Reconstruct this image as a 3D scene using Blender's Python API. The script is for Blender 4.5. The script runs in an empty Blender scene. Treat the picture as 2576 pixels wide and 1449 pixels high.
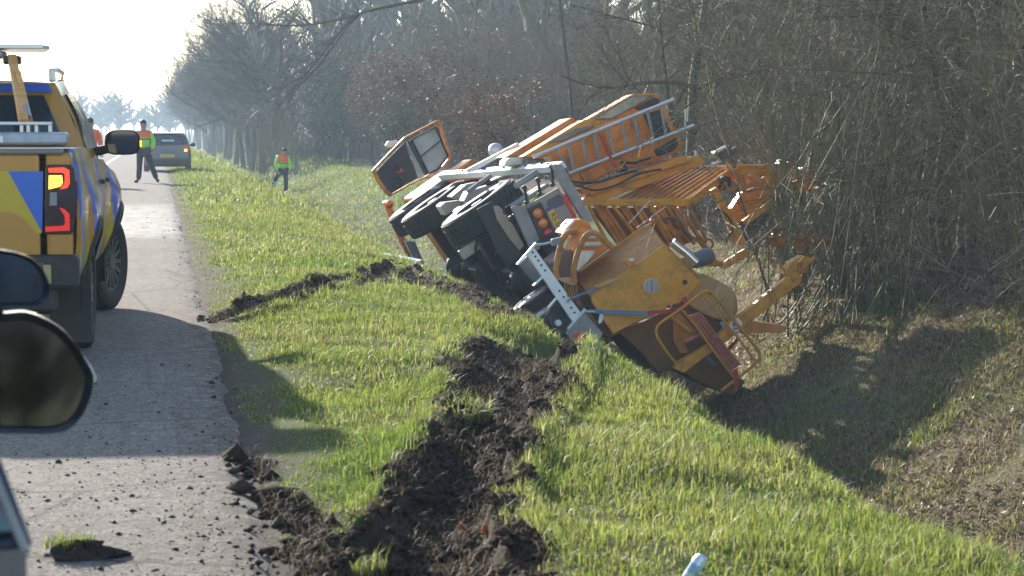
import bpy, bmesh, math, random
import numpy as np
from mathutils import Vector, Matrix

random.seed(7)
RNG = np.random.default_rng(11)
SC = bpy.context.scene
COL = SC.collection

# ------------------------------------------------------------------ camera
# The photograph is measured on a 2576 x 1449 grid.  f = 5500 px on that grid,
# the road runs along +Y, its vanishing point lies at (395, 331).
FPX, CX, CY = 5500.0, 1288.0, 724.5
VPX, VPY = 395.0, 331.0
CAMH = 1.5
PITCH = math.atan((CY - VPY) / FPX)
YAW = math.atan((CX - VPX) / FPX * math.cos(PITCH))
cam_data = bpy.data.cameras.new('camera')
cam = bpy.data.objects.new('camera', cam_data)
COL.objects.link(cam)
cam.location = (0, 0, CAMH)
cam.rotation_euler = (math.pi / 2 - PITCH, 0, -YAW)
cam_data.sensor_width = 36.0
cam_data.lens = 36.0 * FPX / 2576.0
cam_data.clip_start = 0.05
cam_data.clip_end = 6000
cam_data.dof.use_dof = True
cam_data.dof.focus_distance = 24.0
cam_data.dof.aperture_fstop = 8.0
SC.camera = cam

# ------------------------------------------------------------------ light
# the shadows run 0.7 m to the right and 2.7 m towards the camera per metre of height
SUN_TO = Vector((-0.80, 2.70, 1.0)).normalized()
SUN_EL = math.asin(SUN_TO.z)
SUN_AZ = math.atan2(SUN_TO.x, SUN_TO.y)
sun_d = bpy.data.lights.new('sun', 'SUN')
sun_d.energy = 5.0
sun_d.angle = math.radians(0.55)
sun_d.color = (1.0, 0.93, 0.82)
sun = bpy.data.objects.new('sun', sun_d)
COL.objects.link(sun)
sun.rotation_euler = SUN_TO.to_track_quat('Z', 'Y').to_euler()
sun.location = (-20, 60, 40)

world = bpy.data.worlds.new('World')
SC.world = world
world.use_nodes = True
wn = world.node_tree.nodes
wl = world.node_tree.links
wn.clear()
w_out = wn.new('ShaderNodeOutputWorld')
w_bg = wn.new('ShaderNodeBackground')
w_sky = wn.new('ShaderNodeTexSky')
w_sky.sky_type = 'NISHITA'
w_sky.sun_disc = False
w_sky.sun_elevation = SUN_EL
w_sky.sun_rotation = SUN_AZ
w_sky.air_density = 1.0
w_sky.dust_density = 0.4
w_sky.ozone_density = 1.0
w_bg.inputs['Strength'].default_value = 0.15
wl.new(w_sky.outputs[0], w_bg.inputs[0])
wl.new(w_bg.outputs[0], w_out.inputs[0])

SC.view_settings.view_transform = 'Standard'
SC.view_settings.look = 'None'
SC.view_settings.gamma = 1.0
SC.view_settings.exposure = 1.15
SC.render.engine = 'CYCLES'
SC.cycles.use_denoising = True
SC.cycles.max_bounces = 8
SC.cycles.transparent_max_bounces = 12
SC.cycles.volume_bounces = 0
SC.cycles.volume_step_rate = 4.0
SC.cycles.caustics_reflective = False
SC.cycles.caustics_refractive = False
SC.cycles.sample_clamp_indirect = 6.0

# ------------------------------------------------------------------ pixel helpers
CAM = Vector((0, 0, CAMH))
_sp, _cp = math.sin(PITCH), math.cos(PITCH)
_sy, _cy = math.sin(YAW), math.cos(YAW)
C_F = Vector((_sy * _cp, _cy * _cp, -_sp))
C_R = Vector((_cy, -_sy, 0))
C_U = Vector((_sy * _sp, _cy * _sp, _cp))

def ray(px, py):
    return C_F + C_R * ((px - CX) / FPX) - C_U * ((py - CY) / FPX)

def at_depth(px, py, d):
    return CAM + ray(px, py) * d

def at_z(px, py, z=0.0):
    r = ray(px, py)
    return CAM + r * ((z - CAMH) / r.z)

def at_Y(px, py, Y):
    r = ray(px, py)
    return CAM + r * (Y / r.y)

# pixel readings taken in enlarged crops, turned back into the 2576 grid
def zz(x0, y0, s):
    return lambda x, y: ((x0 + s * x) / 1.490683, (y0 + s * y) / 1.490683)
Z3 = zz(1350, 320, 900 / 2174)
Z4 = zz(1900, 320, 900 / 2174)
Z5 = zz(2500, 450, 800 / 1932)
Z6 = zz(1400, 600, 800 / 1932)
Z7 = zz(1800, 800, 700 / 1690)
Z8 = zz(2300, 850, 900 / 2006)

# ------------------------------------------------------------------ materials
MATS = {}
def mat(name, col=(0.5, 0.5, 0.5), rough=0.5, metal=0.0, var=0.12, scale=6.0, dirt=0.0,
        dirt_col=(0.07, 0.05, 0.035), dirt_scale=3.0, bump=0.0, bump_scale=60.0, coat=0.0,
        spec=0.5, emit=None, emit_s=0.0, trans=0.0, alpha=1.0, streak=0.0, dent=0.0):
    if name in MATS:
        return MATS[name]
    m = bpy.data.materials.new(name)
    m.use_nodes = True
    nt = m.node_tree
    N, L = nt.nodes, nt.links
    b = N['Principled BSDF']
    b.inputs['Roughness'].default_value = rough
    b.inputs['Metallic'].default_value = metal
    b.inputs['Coat Weight'].default_value = coat
    b.inputs['Coat Roughness'].default_value = 0.06
    b.inputs['Specular IOR Level'].default_value = spec
    b.inputs['Transmission Weight'].default_value = trans
    b.inputs['Alpha'].default_value = alpha
    tc = N.new('ShaderNodeTexCoord')
    nz = N.new('ShaderNodeTexNoise')
    nz.inputs['Scale'].default_value = scale
    nz.inputs['Detail'].default_value = 5
    L.new(tc.outputs['Object'], nz.inputs['Vector'])
    mp = N.new('ShaderNodeMapRange')
    mp.inputs['From Min'].default_value = 0.3
    mp.inputs['From Max'].default_value = 0.7
    mp.inputs['To Min'].default_value = 1 - var
    mp.inputs['To Max'].default_value = 1 + var
    L.new(nz.outputs['Fac'], mp.inputs['Value'])
    mx = N.new('ShaderNodeMix'); mx.data_type = 'RGBA'; mx.blend_type = 'MULTIPLY'
    mx.inputs[0].default_value = 1.0
    mx.inputs[6].default_value = (*col, 1)
    L.new(mp.outputs[0], mx.inputs[7])
    cout = mx.outputs[2]
    if dirt > 0:
        nd = N.new('ShaderNodeTexNoise')
        nd.inputs['Scale'].default_value = dirt_scale
        nd.inputs['Detail'].default_value = 8
        nd.inputs['Roughness'].default_value = 0.7
        L.new(tc.outputs['Object'], nd.inputs['Vector'])
        rp = N.new('ShaderNodeMapRange')
        rp.inputs['From Min'].default_value = 0.50
        rp.inputs['From Max'].default_value = 0.72
        rp.inputs['To Min'].default_value = 0.06
        rp.inputs['To Max'].default_value = dirt
        L.new(nd.outputs['Fac'], rp.inputs['Value'])
        m2 = N.new('ShaderNodeMix'); m2.data_type = 'RGBA'
        L.new(rp.outputs[0], m2.inputs[0])
        L.new(cout, m2.inputs[6])
        m2.inputs[7].default_value = (*dirt_col, 1)
        cout = m2.outputs[2]
        rr = N.new('ShaderNodeMapRange')
        rr.inputs['To Min'].default_value = rough
        rr.inputs['To Max'].default_value = 0.9
        L.new(rp.outputs[0], rr.inputs['Value'])
        L.new(rr.outputs[0], b.inputs['Roughness'])
    if streak > 0:
        mpn = N.new('ShaderNodeMapping')
        mpn.inputs['Scale'].default_value = (9, 9, 4.5)
        mpn.inputs['Rotation'].default_value = (0.15, 0.9, 0.1)
        L.new(tc.outputs['Object'], mpn.inputs['Vector'])
        ns = N.new('ShaderNodeTexNoise'); ns.inputs['Scale'].default_value = 1.0; ns.inputs['Detail'].default_value = 7; ns.inputs['Roughness'].default_value = 0.75
        L.new(mpn.outputs[0], ns.inputs['Vector'])
        rs = N.new('ShaderNodeMapRange'); rs.inputs['From Min'].default_value = 0.52; rs.inputs['From Max'].default_value = 0.75; rs.inputs['To Max'].default_value = streak
        L.new(ns.outputs['Fac'], rs.inputs['Value'])
        m3 = N.new('ShaderNodeMix'); m3.data_type = 'RGBA'
        L.new(rs.outputs[0], m3.inputs[0]); L.new(cout, m3.inputs[6]); m3.inputs[7].default_value = (0.055, 0.038, 0.025, 1)
        cout = m3.outputs[2]
    L.new(cout, b.inputs['Base Color'])
    if dent > 0 and bump <= 0.06:
        nb = N.new('ShaderNodeTexNoise'); nb.inputs['Scale'].default_value = 3.5; nb.inputs['Detail'].default_value = 3
        L.new(tc.outputs['Object'], nb.inputs['Vector'])
        bp = N.new('ShaderNodeBump'); bp.inputs['Strength'].default_value = dent; bp.inputs['Distance'].default_value = 0.12
        L.new(nb.outputs['Fac'], bp.inputs['Height']); L.new(bp.outputs[0], b.inputs['Normal'])
    elif bump > 0:
        nb = N.new('ShaderNodeTexNoise')
        nb.inputs['Scale'].default_value = bump_scale
        nb.inputs['Detail'].default_value = 4
        L.new(tc.outputs['Object'], nb.inputs['Vector'])
        bp = N.new('ShaderNodeBump')
        bp.inputs['Strength'].default_value = bump
        bp.inputs['Distance'].default_value = 0.02
        L.new(nb.outputs['Fac'], bp.inputs['Height'])
        L.new(bp.outputs[0], b.inputs['Normal'])
    if emit:
        b.inputs['Emission Color'].default_value = (*emit, 1)
        b.inputs['Emission Strength'].default_value = emit_s
    MATS[name] = m
    return m

def attr_mat(name, rough=0.6, translucent=0.0, spec=0.3, bump=0.0, bump_scale=30.0):
    """material whose base colour is the mesh colour attribute 'tint'"""
    if name in MATS:
        return MATS[name]
    m = bpy.data.materials.new(name)
    m.use_nodes = True
    N, L = m.node_tree.nodes, m.node_tree.links
    b = N['Principled BSDF']
    b.inputs['Roughness'].default_value = rough
    b.inputs['Specular IOR Level'].default_value = spec
    a = N.new('ShaderNodeAttribute')
    a.attribute_name = 'tint'
    L.new(a.outputs['Color'], b.inputs['Base Color'])
    if translucent > 0:
        t = N.new('ShaderNodeBsdfTranslucent')
        L.new(a.outputs['Color'], t.inputs['Color'])
        ms = N.new('ShaderNodeMixShader')
        ms.inputs[0].default_value = translucent
        L.new(b.outputs[0], ms.inputs[1])
        L.new(t.outputs[0], ms.inputs[2])
        L.new(ms.outputs[0], N['Material Output'].inputs['Surface'])
    if bump > 0:
        tc = N.new('ShaderNodeTexCoord')
        nb = N.new('ShaderNodeTexNoise')
        nb.inputs['Scale'].default_value = bump_scale
        nb.inputs['Detail'].default_value = 6
        L.new(tc.outputs['Object'], nb.inputs['Vector'])
        bp = N.new('ShaderNodeBump')
        bp.inputs['Strength'].default_value = bump
        bp.inputs['Distance'].default_value = 0.03
        L.new(nb.outputs['Fac'], bp.inputs['Height'])
        L.new(bp.outputs[0], b.inputs['Normal'])
    MATS[name] = m
    return m

# ------------------------------------------------------------------ object helpers
def tag(o, label=None, cat=None, group=None, kind=None):
    if label: o['label'] = label
    if cat: o['category'] = cat
    if group: o['group'] = group
    if kind: o['kind'] = kind
    return o

def empty(name, M=None, label=None, cat=None, group=None):
    o = bpy.data.objects.new(name, None)
    o.empty_display_size = 0.3
    COL.objects.link(o)
    if M is not None:
        o.matrix_world = M
    return tag(o, label, cat, group)

class MB:
    """collects shapes into one mesh"""
    def __init__(self):
        self.v, self.f, self.mi = [], [], []
        self.cur = 0
    def add(self, vs, fs):
        n = len(self.v)
        self.v += [tuple(p) for p in vs]
        self.f += [tuple(n + i for i in q) for q in fs]
        self.mi += [self.cur] * len(fs)
        return self
    def box(self, c, s, rot=None):
        hx, hy, hz = s[0] / 2, s[1] / 2, s[2] / 2
        vs = [Vector((x, y, z)) for z in (-hz, hz) for x, y in ((-hx, -hy), (hx, -hy), (hx, hy), (-hx, hy))]
        if rot is not None:
            vs = [rot @ p for p in vs]
        c = Vector(c)
        vs = [p + c for p in vs]
        return self.add(vs, [(3, 2, 1, 0), (4, 5, 6, 7), (0, 1, 5, 4), (1, 2, 6, 5), (2, 3, 7, 6), (3, 0, 4, 7)])
    def prism(self, poly, ex):
        """closed polygon (3D points) pushed along ex"""
        n = len(poly)
        ex = Vector(ex)
        poly = [Vector(p) for p in poly]
        nrm = Vector((0, 0, 0))
        for i in range(n):
            nrm += poly[i].cross(poly[(i + 1) % n])
        if nrm.dot(ex) > 0:
            poly = poly[::-1]
        vs = poly + [p + ex for p in poly]
        fs = [tuple(range(n)), tuple(range(2 * n - 1, n - 1, -1))]
        fs += [(i, n + i, n + (i + 1) % n, (i + 1) % n) for i in range(n)]
        return self.add(vs, fs)
    def bar(self, a, b, w, h=None, up=(0, 0, 1)):
        """rectangular bar from a to b"""
        a, b = Vector(a), Vector(b)
        h = h or w
        d = (b - a).normalized()
        u = Vector(up)
        if abs(d.dot(u)) > 0.97:
            u = Vector((1, 0, 0))
        s = d.cross(u).normalized()
        t = s.cross(d).normalized()
        vs = []
        for p in (a, b):
            for sx, sz in ((-1, -1), (1, -1), (1, 1), (-1, 1)):
                vs.append(p + s * (w / 2 * sx) + t * (h / 2 * sz))
        return self.add(vs, [(3, 2, 1, 0), (4, 5, 6, 7), (0, 1, 5, 4), (1, 2, 6, 5), (2, 3, 7, 6), (3, 0, 4, 7)])
    def tube(self, pts, r, n=8, closed=False, caps=True):
        pts = [Vector(p) for p in pts]
        m = len(pts)
        rr = r if isinstance(r, (list, tuple)) else [r] * m
        prev = None
        vs, fs = [], []
        for i, p in enumerate(pts):
            if closed:
                d = pts[(i + 1) % m] - pts[i - 1]
            else:
                d = pts[min(i + 1, m - 1)] - pts[max(i - 1, 0)]
            d.normalize()
            if prev is None:
                u = Vector((0, 0, 1)) if abs(d.z) < 0.9 else Vector((1, 0, 0))
                s = d.cross(u).normalized()
            else:
                s = (prev - d * prev.dot(d)).normalized()
            prev = s
            t = d.cross(s)
            for k in range(n):
                a = 2 * math.pi * k / n
                vs.append(p + s * (rr[i] * math.cos(a)) + t * (rr[i] * math.sin(a)))
        rng = m if closed else m - 1
        for i in range(rng):
            j = (i + 1) % m
            for k in range(n):
                k2 = (k + 1) % n
                fs.append((i * n + k, i * n + k2, j * n + k2, j * n + k))
        if caps and not closed:
            fs.append(tuple(range(n - 1, -1, -1)))
            fs.append(tuple((m - 1) * n + k for k in range(n)))
        return self.add(vs, fs)
    def cyl(self, a, b, r, n=16, r2=None):
        return self.tube([a, b], [r, r if r2 is None else r2], n)
    def lathe(self, prof, c, axis, n=32):
        """prof = [(radius, along)] turned about axis through c"""
        c = Vector(c); ax = Vector(axis).normalized()
        u = Vector((0, 0, 1)) if abs(ax.z) < 0.9 else Vector((1, 0, 0))
        s = ax.cross(u).normalized(); t = ax.cross(s)
        vs, fs = [], []
        m = len(prof)
        for k in range(n):
            a = 2 * math.pi * k / n
            d = s * math.cos(a) + t * math.sin(a)
            for (r, h) in prof:
                vs.append(c + d * r + ax * h)
        for k in range(n):
            k2 = (k + 1) % n
            for i in range(m - 1):
                fs.append((k * m + i, k * m + i + 1, k2 * m + i + 1, k2 * m + i))
        return self.add(vs, fs)
    def disc(self, c, axis, r, n=24, ry=None, thick=0.004, ref=(0, 0, 1)):
        c = Vector(c); ax = Vector(axis).normalized()
        u = Vector(ref)
        s = ax.cross(u).normalized(); t = s.cross(ax)
        poly = [c + s * (r * math.cos(2 * math.pi * k / n)) + t * ((ry or r) * math.sin(2 * math.pi * k / n)) for k in range(n)]
        return self.prism(poly, ax * thick)
    def sphere(self, c, r, nu=12, nv=8, sc=(1, 1, 1)):
        vs, fs = [], []
        c = Vector(c)
        for i in range(nv + 1):
            th = math.pi * i / nv
            for k in range(nu):
                a = 2 * math.pi * k / nu
                vs.append(c + Vector((r * sc[0] * math.sin(th) * math.cos(a), r * sc[1] * math.sin(th) * math.sin(a), r * sc[2] * math.cos(th))))
        for i in range(nv):
            for k in range(nu):
                k2 = (k + 1) % nu
                fs.append((i * nu + k, (i + 1) * nu + k, (i + 1) * nu + k2, i * nu + k2))
        return self.add(vs, fs)
    def grid(self, rows, closed=False):
        """rows of equally many points -> quads"""
        m = len(rows[0])
        vs = [p for r in rows for p in r]
        fs = []
        for i in range(len(rows) - 1):
            for k in range(m if closed else m - 1):
                k2 = (k + 1) % m
                fs.append((i * m + k, i * m + k2, (i + 1) * m + k2, (i + 1) * m + k))
        return self.add(vs, fs)
    def build(self, name, m, parent=None, smooth=False, bevel=0.0, fix=False, angle=35):
        me = bpy.data.meshes.new(name)
        me.from_pydata(self.v, [], self.f)
        for mm in (m if isinstance(m, (list, tuple)) else [m]):
            me.materials.append(mm)
        if any(self.mi):
            me.polygons.foreach_set('material_index', self.mi)
        if fix:
            bm = bmesh.new(); bm.from_mesh(me)
            bmesh.ops.remove_doubles(bm, verts=bm.verts, dist=0.0005)
            bmesh.ops.recalc_face_normals(bm, faces=bm.faces)
            bm.to_mesh(me); bm.free()
        if smooth:
            me.polygons.foreach_set('use_smooth', [True] * len(me.polygons))
            try:
                me.set_sharp_from_angle(angle=math.radians(angle))
            except Exception:
                pass
        o = bpy.data.objects.new(name, me)
        COL.objects.link(o)
        if parent is not None:
            o.parent = parent
        if bevel > 0:
            bv = o.modifiers.new('bevel', 'BEVEL')
            bv.width = bevel; bv.segments = 2; bv.limit_method = 'ANGLE'
            bv.angle_limit = math.radians(40)
        return o

def np_mesh(name, V, F, m, tint=None, parent=None, smooth=False):
    """big mesh from numpy arrays (F is Nx3 or Nx4); tint = per-vertex rgb"""
    me = bpy.data.meshes.new(name)
    nv, nf, k = len(V), len(F), F.shape[1]
    me.vertices.add(nv)
    me.vertices.foreach_set('co', np.ascontiguousarray(V, dtype=np.float32).ravel())
    me.loops.add(nf * k)
    me.loops.foreach_set('vertex_index', np.ascontiguousarray(F, dtype=np.int32).ravel())
    me.polygons.add(nf)
    me.polygons.foreach_set('loop_start', np.arange(0, nf * k, k, dtype=np.int32))
    me.polygons.foreach_set('loop_total', np.full(nf, k, dtype=np.int32))
    if smooth:
        me.polygons.foreach_set('use_smooth', np.ones(nf, dtype=bool))
    me.update(calc_edges=True)
    if tint is not None:
        a = me.color_attributes.new('tint', 'FLOAT_COLOR', 'POINT')
        c = np.ones((nv, 4), dtype=np.float32)
        c[:, :3] = tint
        a.data.foreach_set('color', c.ravel())
    me.materials.append(m)
    o = bpy.data.objects.new(name, me)
    COL.objects.link(o)
    if parent is not None:
        o.parent = parent
    return o

def copy_tree(o, parent=None):
    c = o.copy()
    COL.objects.link(c)
    c.parent = parent
    for ch in o.children:
        copy_tree(ch, c)
    return c

def vnoise(x, y, seed=0):
    """cheap smooth 2D value noise in [-1, 1], vectorised"""
    x = np.asarray(x, dtype=np.float64); y = np.asarray(y, dtype=np.float64)
    xi = np.floor(x).astype(np.int64); yi = np.floor(y).astype(np.int64)
    xf = x - xi; yf = y - yi
    def h(a, b):
        n = (a * 374761393 + b * 668265263 + seed * 974711) & 0x7fffffff
        n = ((n ^ (n >> 13)) * 1274126177) & 0x7fffffff
        return ((n ^ (n >> 16)) & 0xffff) / 32767.5 - 1
    u = xf * xf * (3 - 2 * xf); v = yf * yf * (3 - 2 * yf)
    return (h(xi, yi) * (1 - u) + h(xi + 1, yi) * u) * (1 - v) + (h(xi, yi + 1) * (1 - u) + h(xi + 1, yi + 1) * u) * v

def text_obj(name, body, size, m, parent, M, depth=0.003):
    """lettering turned into a mesh"""
    cu = bpy.data.curves.new(name, 'FONT')
    cu.body = body; cu.size = size; cu.extrude = depth
    cu.align_x = 'CENTER'; cu.align_y = 'CENTER'
    t = bpy.data.objects.new(name + '_curve', cu)
    COL.objects.link(t)
    dg = bpy.context.evaluated_depsgraph_get()
    me = bpy.data.meshes.new_from_object(t.evaluated_get(dg))
    bpy.data.objects.remove(t)
    me.materials.clear(); me.materials.append(m)
    o = bpy.data.objects.new(name, me)
    COL.objects.link(o)
    o.parent = parent
    o.matrix_local = M
    return o
# ================================================================== ground
ROAD_R = 0.38
def pl(*pts):
    """pixel polyline (x, y, half width) -> ground polyline"""
    out = []
    for x, y, w in pts:
        p = at_z(x, y, 0)
        out.append((p.x, p.y, w))
    return out
RUTS = [
    (pl((1060, 1520, .42), (1075, 1400, .34), (1120, 1290, .27), (1190, 1150, .24), (1240, 1050, .28), (1285, 950, .36), (1310, 870, .42), (1350, 830, .30)), 1.0),
    (pl((610, 1150, .03), (650, 1210, .06), (715, 1300, .11), (850, 1385, .17), (1000, 1460, .24)), 0.45),
    (pl((545, 803, .22), (640, 782, .20), (760, 745, .18), (850, 715, .17), (950, 680, .17), (1010, 660, .16), (1085, 695, .28)), 0.8),
    (pl((1085, 695, .25), (1180, 722, .2), (1280, 770, .25)), 0.5),
]
def soil_mask(X, Y, ruts_only=False):
    X = np.asarray(X, dtype=np.float64); Y = np.asarray(Y, dtype=np.float64)
    best = np.zeros_like(X)
    n = vnoise(X * 3.1, Y * 3.1, 5) * 0.10 + vnoise(X * 9, Y * 9, 6) * 0.07
    for line, amp in RUTS:
        for (x0, y0, w0), (x1, y1, w1) in zip(line[:-1], line[1:]):
            dx, dy = x1 - x0, y1 - y0
            t = np.clip(((X - x0) * dx + (Y - y0) * dy) / (dx * dx + dy * dy), 0, 1)
            d = np.hypot(X - x0 - t * dx, Y - y0 - t * dy)
            w = w0 + (w1 - w0) * t
            m = np.clip((w + n - d) / 0.09 + 0.5, 0, 1)
            best = np.maximum(best, m)
    # muddy shoulder along the tarmac
    sh = np.clip((ROAD_R + 0.17 + n * 1.3 - X) / 0.12, 0, 1) * np.clip((10.4 + n * 6 - Y) / 1.2, 0, 1)
    sh2 = np.clip((ROAD_R + 0.05 + n * 1.2 - X) / 0.1, 0, 1) * np.clip((60 - Y) / 10, 0, 1) * 0.3
    if ruts_only:
        return best
    return np.maximum(best, np.maximum(sh, sh2))

def rut_depth(X, Y):
    z = np.zeros_like(np.asarray(X, dtype=np.float64))
    for line, amp in RUTS:
        b = np.zeros_like(z)
        for (x0, y0, w0), (x1, y1, w1) in zip(line[:-1], line[1:]):
            dx, dy = x1 - x0, y1 - y0
            t = np.clip(((X - x0) * dx + (Y - y0) * dy) / (dx * dx + dy * dy), 0, 1)
            d = np.hypot(X - x0 - t * dx, Y - y0 - t * dy) / (w0 + (w1 - w0) * t)
            p = np.where(d < 0.85, 1 - (d / 0.85) ** 2, np.where(d < 1.5, -0.45 * np.sin((d - 0.85) / 0.65 * math.pi), 0))
            b = np.where(np.abs(p) > np.abs(b), p, b)
        z -= 0.13 * amp * b
    return z

def ss(a, b, x):
    t = np.clip((x - a) / (b - a), 0, 1)
    return t * t * (3 - 2 * t)

def ground_z(X, Y, fine=True):
    X = np.asarray(X, dtype=np.float64); Y = np.asarray(Y, dtype=np.float64)
    depth = 2.05 - 0.95 * ss(38, 80, Y)
    cr = 3.12 + 0.10 * vnoise(Y * 0.35, 0 * Y, 3) + 0.05 * vnoise(Y * 1.3, 0 * Y, 4)
    verge = 0.0 + 0.02 * ss(0.5, 1.4, X) - 0.13 * ss(1.5, 3.1, X)
    down = -depth * ss(cr - 0.15, cr + 1.75, X)
    back = 0.36 - 0.26 * ss(34, 52, Y)
    up = (depth - back) * ss(6.1, 9.7 - 0.9 * ss(34, 52, Y), X)
    down = down - 0.30 * np.exp(-((X - 3.15) / 0.55) ** 2 - ((Y - 16.9) / 0.55) ** 2) + 0.09 * np.exp(-((X - 3.05) / 0.5) ** 2 - ((Y - 14.7) / 0.6) ** 2)
    far = 0.3 * ss(10, 20, X)
    z = np.where(X < ROAD_R, -0.04, verge + down + up + far)
    edge = ss(ROAD_R - 0.12, ROAD_R + 0.12, X)
    z = np.where(np.abs(X - ROAD_R) < 0.12, -0.04 + edge * (verge + 0.04), z)
    rough = vnoise(X * 0.8, Y * 0.8, 1) * 0.035 + vnoise(X * 2.7, Y * 2.7, 2) * 0.018
    z = z + rough * ss(ROAD_R + 0.1, ROAD_R + 0.6, X)
    if fine:
        m = soil_mask(X, Y, True)
        lump = (vnoise(X * 5, Y * 5, 8) * 0.04 + np.abs(vnoise(X * 9, Y * 9, 9)) * 0.03)
        z = z + rut_depth(X, Y) * ss(ROAD_R, ROAD_R + 0.3, X) + m * lump * ss(ROAD_R + 0.02, ROAD_R + 0.3, X)
    z = np.where(X < -9, -0.04 + 0.05 * ss(-9, -11, -(-X)) * 0 , z)
    return z

def gz(x, y):
    return float(ground_z(np.array([x]), np.array([y]))[0])

xs = np.concatenate([[-900, -300, -120, -60, -30, -15, -9, -7, -3, -1, 0.0, 0.2], np.arange(0.26, 4.0, 0.045), np.arange(4.0, 9.5, 0.09),
                     np.arange(9.5, 20, 0.8), [22, 26, 32, 40, 55, 80, 130, 250, 500, 900]])
ys = np.concatenate([[-60, -20, -5, 0, 3, 5], np.arange(6, 21, 0.045), np.arange(21, 45, 0.12), np.arange(45, 90, 0.6),
                     np.arange(90, 260, 4), [280, 320, 380, 460, 600, 800, 1100, 1600, 2400]])
GX, GY = np.meshgrid(xs, ys)
GZ = ground_z(GX, GY)
nx, ny = len(xs), len(ys)
GV = np.stack([GX.ravel(), GY.ravel(), GZ.ravel()], 1)
ii, jj = np.meshgrid(np.arange(nx - 1), np.arange(ny - 1))
b0 = (jj * nx + ii).ravel()
GF = np.stack([b0, b0 + 1, b0 + nx + 1, b0 + nx], 1)
fx, fy = GV[:, 0], GV[:, 1]
sm = soil_mask(fx, fy)
n1 = vnoise(fx * 1.5, fy * 1.5, 21)[:, None]; n2 = vnoise(fx * 7, fy * 7, 22)[:, None]; n3 = vnoise(fx * 25, fy * 25, 23)[:, None]
c_grass = np.array([0.075, 0.083, 0.024]) * (1 + 0.25 * n1 + 0.2 * n2)
c_bank = np.array([0.17, 0.13, 0.072]) * (1 + 0.2 * n2 + 0.25 * n3) + np.clip(n1, 0, 1) * np.array([-0.03, 0.02, -0.01])
c_soil = np.array([0.045, 0.032, 0.023]) * (1 + 0.25 * n2 + 0.3 * n3)
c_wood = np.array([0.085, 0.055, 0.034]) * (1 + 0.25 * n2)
wb = ss(4.3, 5.6, fx)[:, None] * (1 - ss(33, 42, fy)[:, None] * (1 - ss(10, 11, fx)[:, None]))
tint = c_grass * (1 - wb) + c_bank * wb
tint = tint * (1 + ss(36, 48, fy)[:, None] * np.array([-0.15, 0.25, -0.25]))
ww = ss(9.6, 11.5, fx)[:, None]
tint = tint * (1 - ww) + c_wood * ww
# the bare track that leaves the road behind the lorry
trk = (ss(5.0, 5.6, fx + 0.3 * n1[:, 0]) * (1 - ss(6.6, 7.3, fx + 0.3 * n1[:, 0])) * ss(48, 54, fy) * (1 - ss(90, 120, fy)))[:, None] * 0.7
tint = tint * (1 - trk) + np.array([0.11, 0.085, 0.06]) * trk
verge_dirt = np.array([0.075, 0.058, 0.042]) * (1 + 0.2 * n2 + 0.25 * n3)
vd = (1 - ss(0.50, 0.72, fx + 0.10 * n1[:, 0]))[:, None]
tint = tint * (1 - vd) + verge_dirt * vd
sr = soil_mask(fx, fy, True)[:, None]
sm = np.maximum(sr, sm[:, None] * 0.45)
tint = tint * (1 - sm) + c_soil * sm
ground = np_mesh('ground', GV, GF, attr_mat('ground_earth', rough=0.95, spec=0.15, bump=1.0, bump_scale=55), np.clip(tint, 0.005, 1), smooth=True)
tag(ground, kind='structure')

# ------------------------------------------------------------------ road
m = bpy.data.materials.new('asphalt'); m.use_nodes = True
N, L = m.node_tree.nodes, m.node_tree.links
B = N['Principled BSDF']
tc = N.new('ShaderNodeTexCoord')
def noise(scale, det=4, rough=0.55):
    n = N.new('ShaderNodeTexNoise'); n.inputs['Scale'].default_value = scale; n.inputs['Detail'].default_value = det
    n.inputs['Roughness'].default_value = rough
    L.new(tc.outputs['Object'], n.inputs['Vector']); return n
def ramp(src, a, b, lo=0.0, hi=1.0):
    r = N.new('ShaderNodeMapRange'); r.inputs['From Min'].default_value = a; r.inputs['From Max'].default_value = b
    r.inputs['To Min'].default_value = lo; r.inputs['To Max'].default_value = hi
    L.new(src, r.inputs['Value']); return r.outputs[0]
def mixc(fac, a, b, mode='MIX'):
    x = N.new('ShaderNodeMix'); x.data_type = 'RGBA'; x.blend_type = mode
    if isinstance(fac, float): x.inputs[0].default_value = fac
    else: L.new(fac, x.inputs[0])
    for s, v in ((6, a), (7, b)):
        if isinstance(v, tuple): x.inputs[s].default_value = (*v, 1)
        else: L.new(v, x.inputs[s])
    return x.outputs[2]
def math2(op, a, b):
    x = N.new('ShaderNodeMath'); x.operation = op
    for s, v in ((0, a), (1, b)):
        if isinstance(v, (int, float)): x.inputs[s].default_value = v
        else: L.new(v, x.inputs[s])
    return x.outputs[0]
sep = N.new('ShaderNodeSeparateXYZ'); L.new(tc.outputs['Object'], sep.inputs[0])
big = noise(0.7, 4); mid = noise(9, 5); fine = noise(95, 3, 0.7); grit = N.new('ShaderNodeTexVoronoi')
grit.inputs['Scale'].default_value = 70; L.new(tc.outputs['Object'], grit.inputs['Vector'])
c = mixc(ramp(big.outputs['Fac'], 0.3, 0.7), (0.176, 0.149, 0.124), (0.222, 0.191, 0.158))
c = mixc(ramp(mid.outputs['Fac'], 0.35, 0.7, 0.0, 0.5), c, (0.10, 0.090, 0.080))
gcol = N.new('ShaderNodeMapRange'); gcol.inputs['To Min'].default_value = 0.3; gcol.inputs['To Max'].default_value = 1.8
L.new(grit.outputs['Color'], gcol.inputs['Value'])
c = mixc(0.8, c, gcol.outputs[0], 'MULTIPLY')
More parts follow.
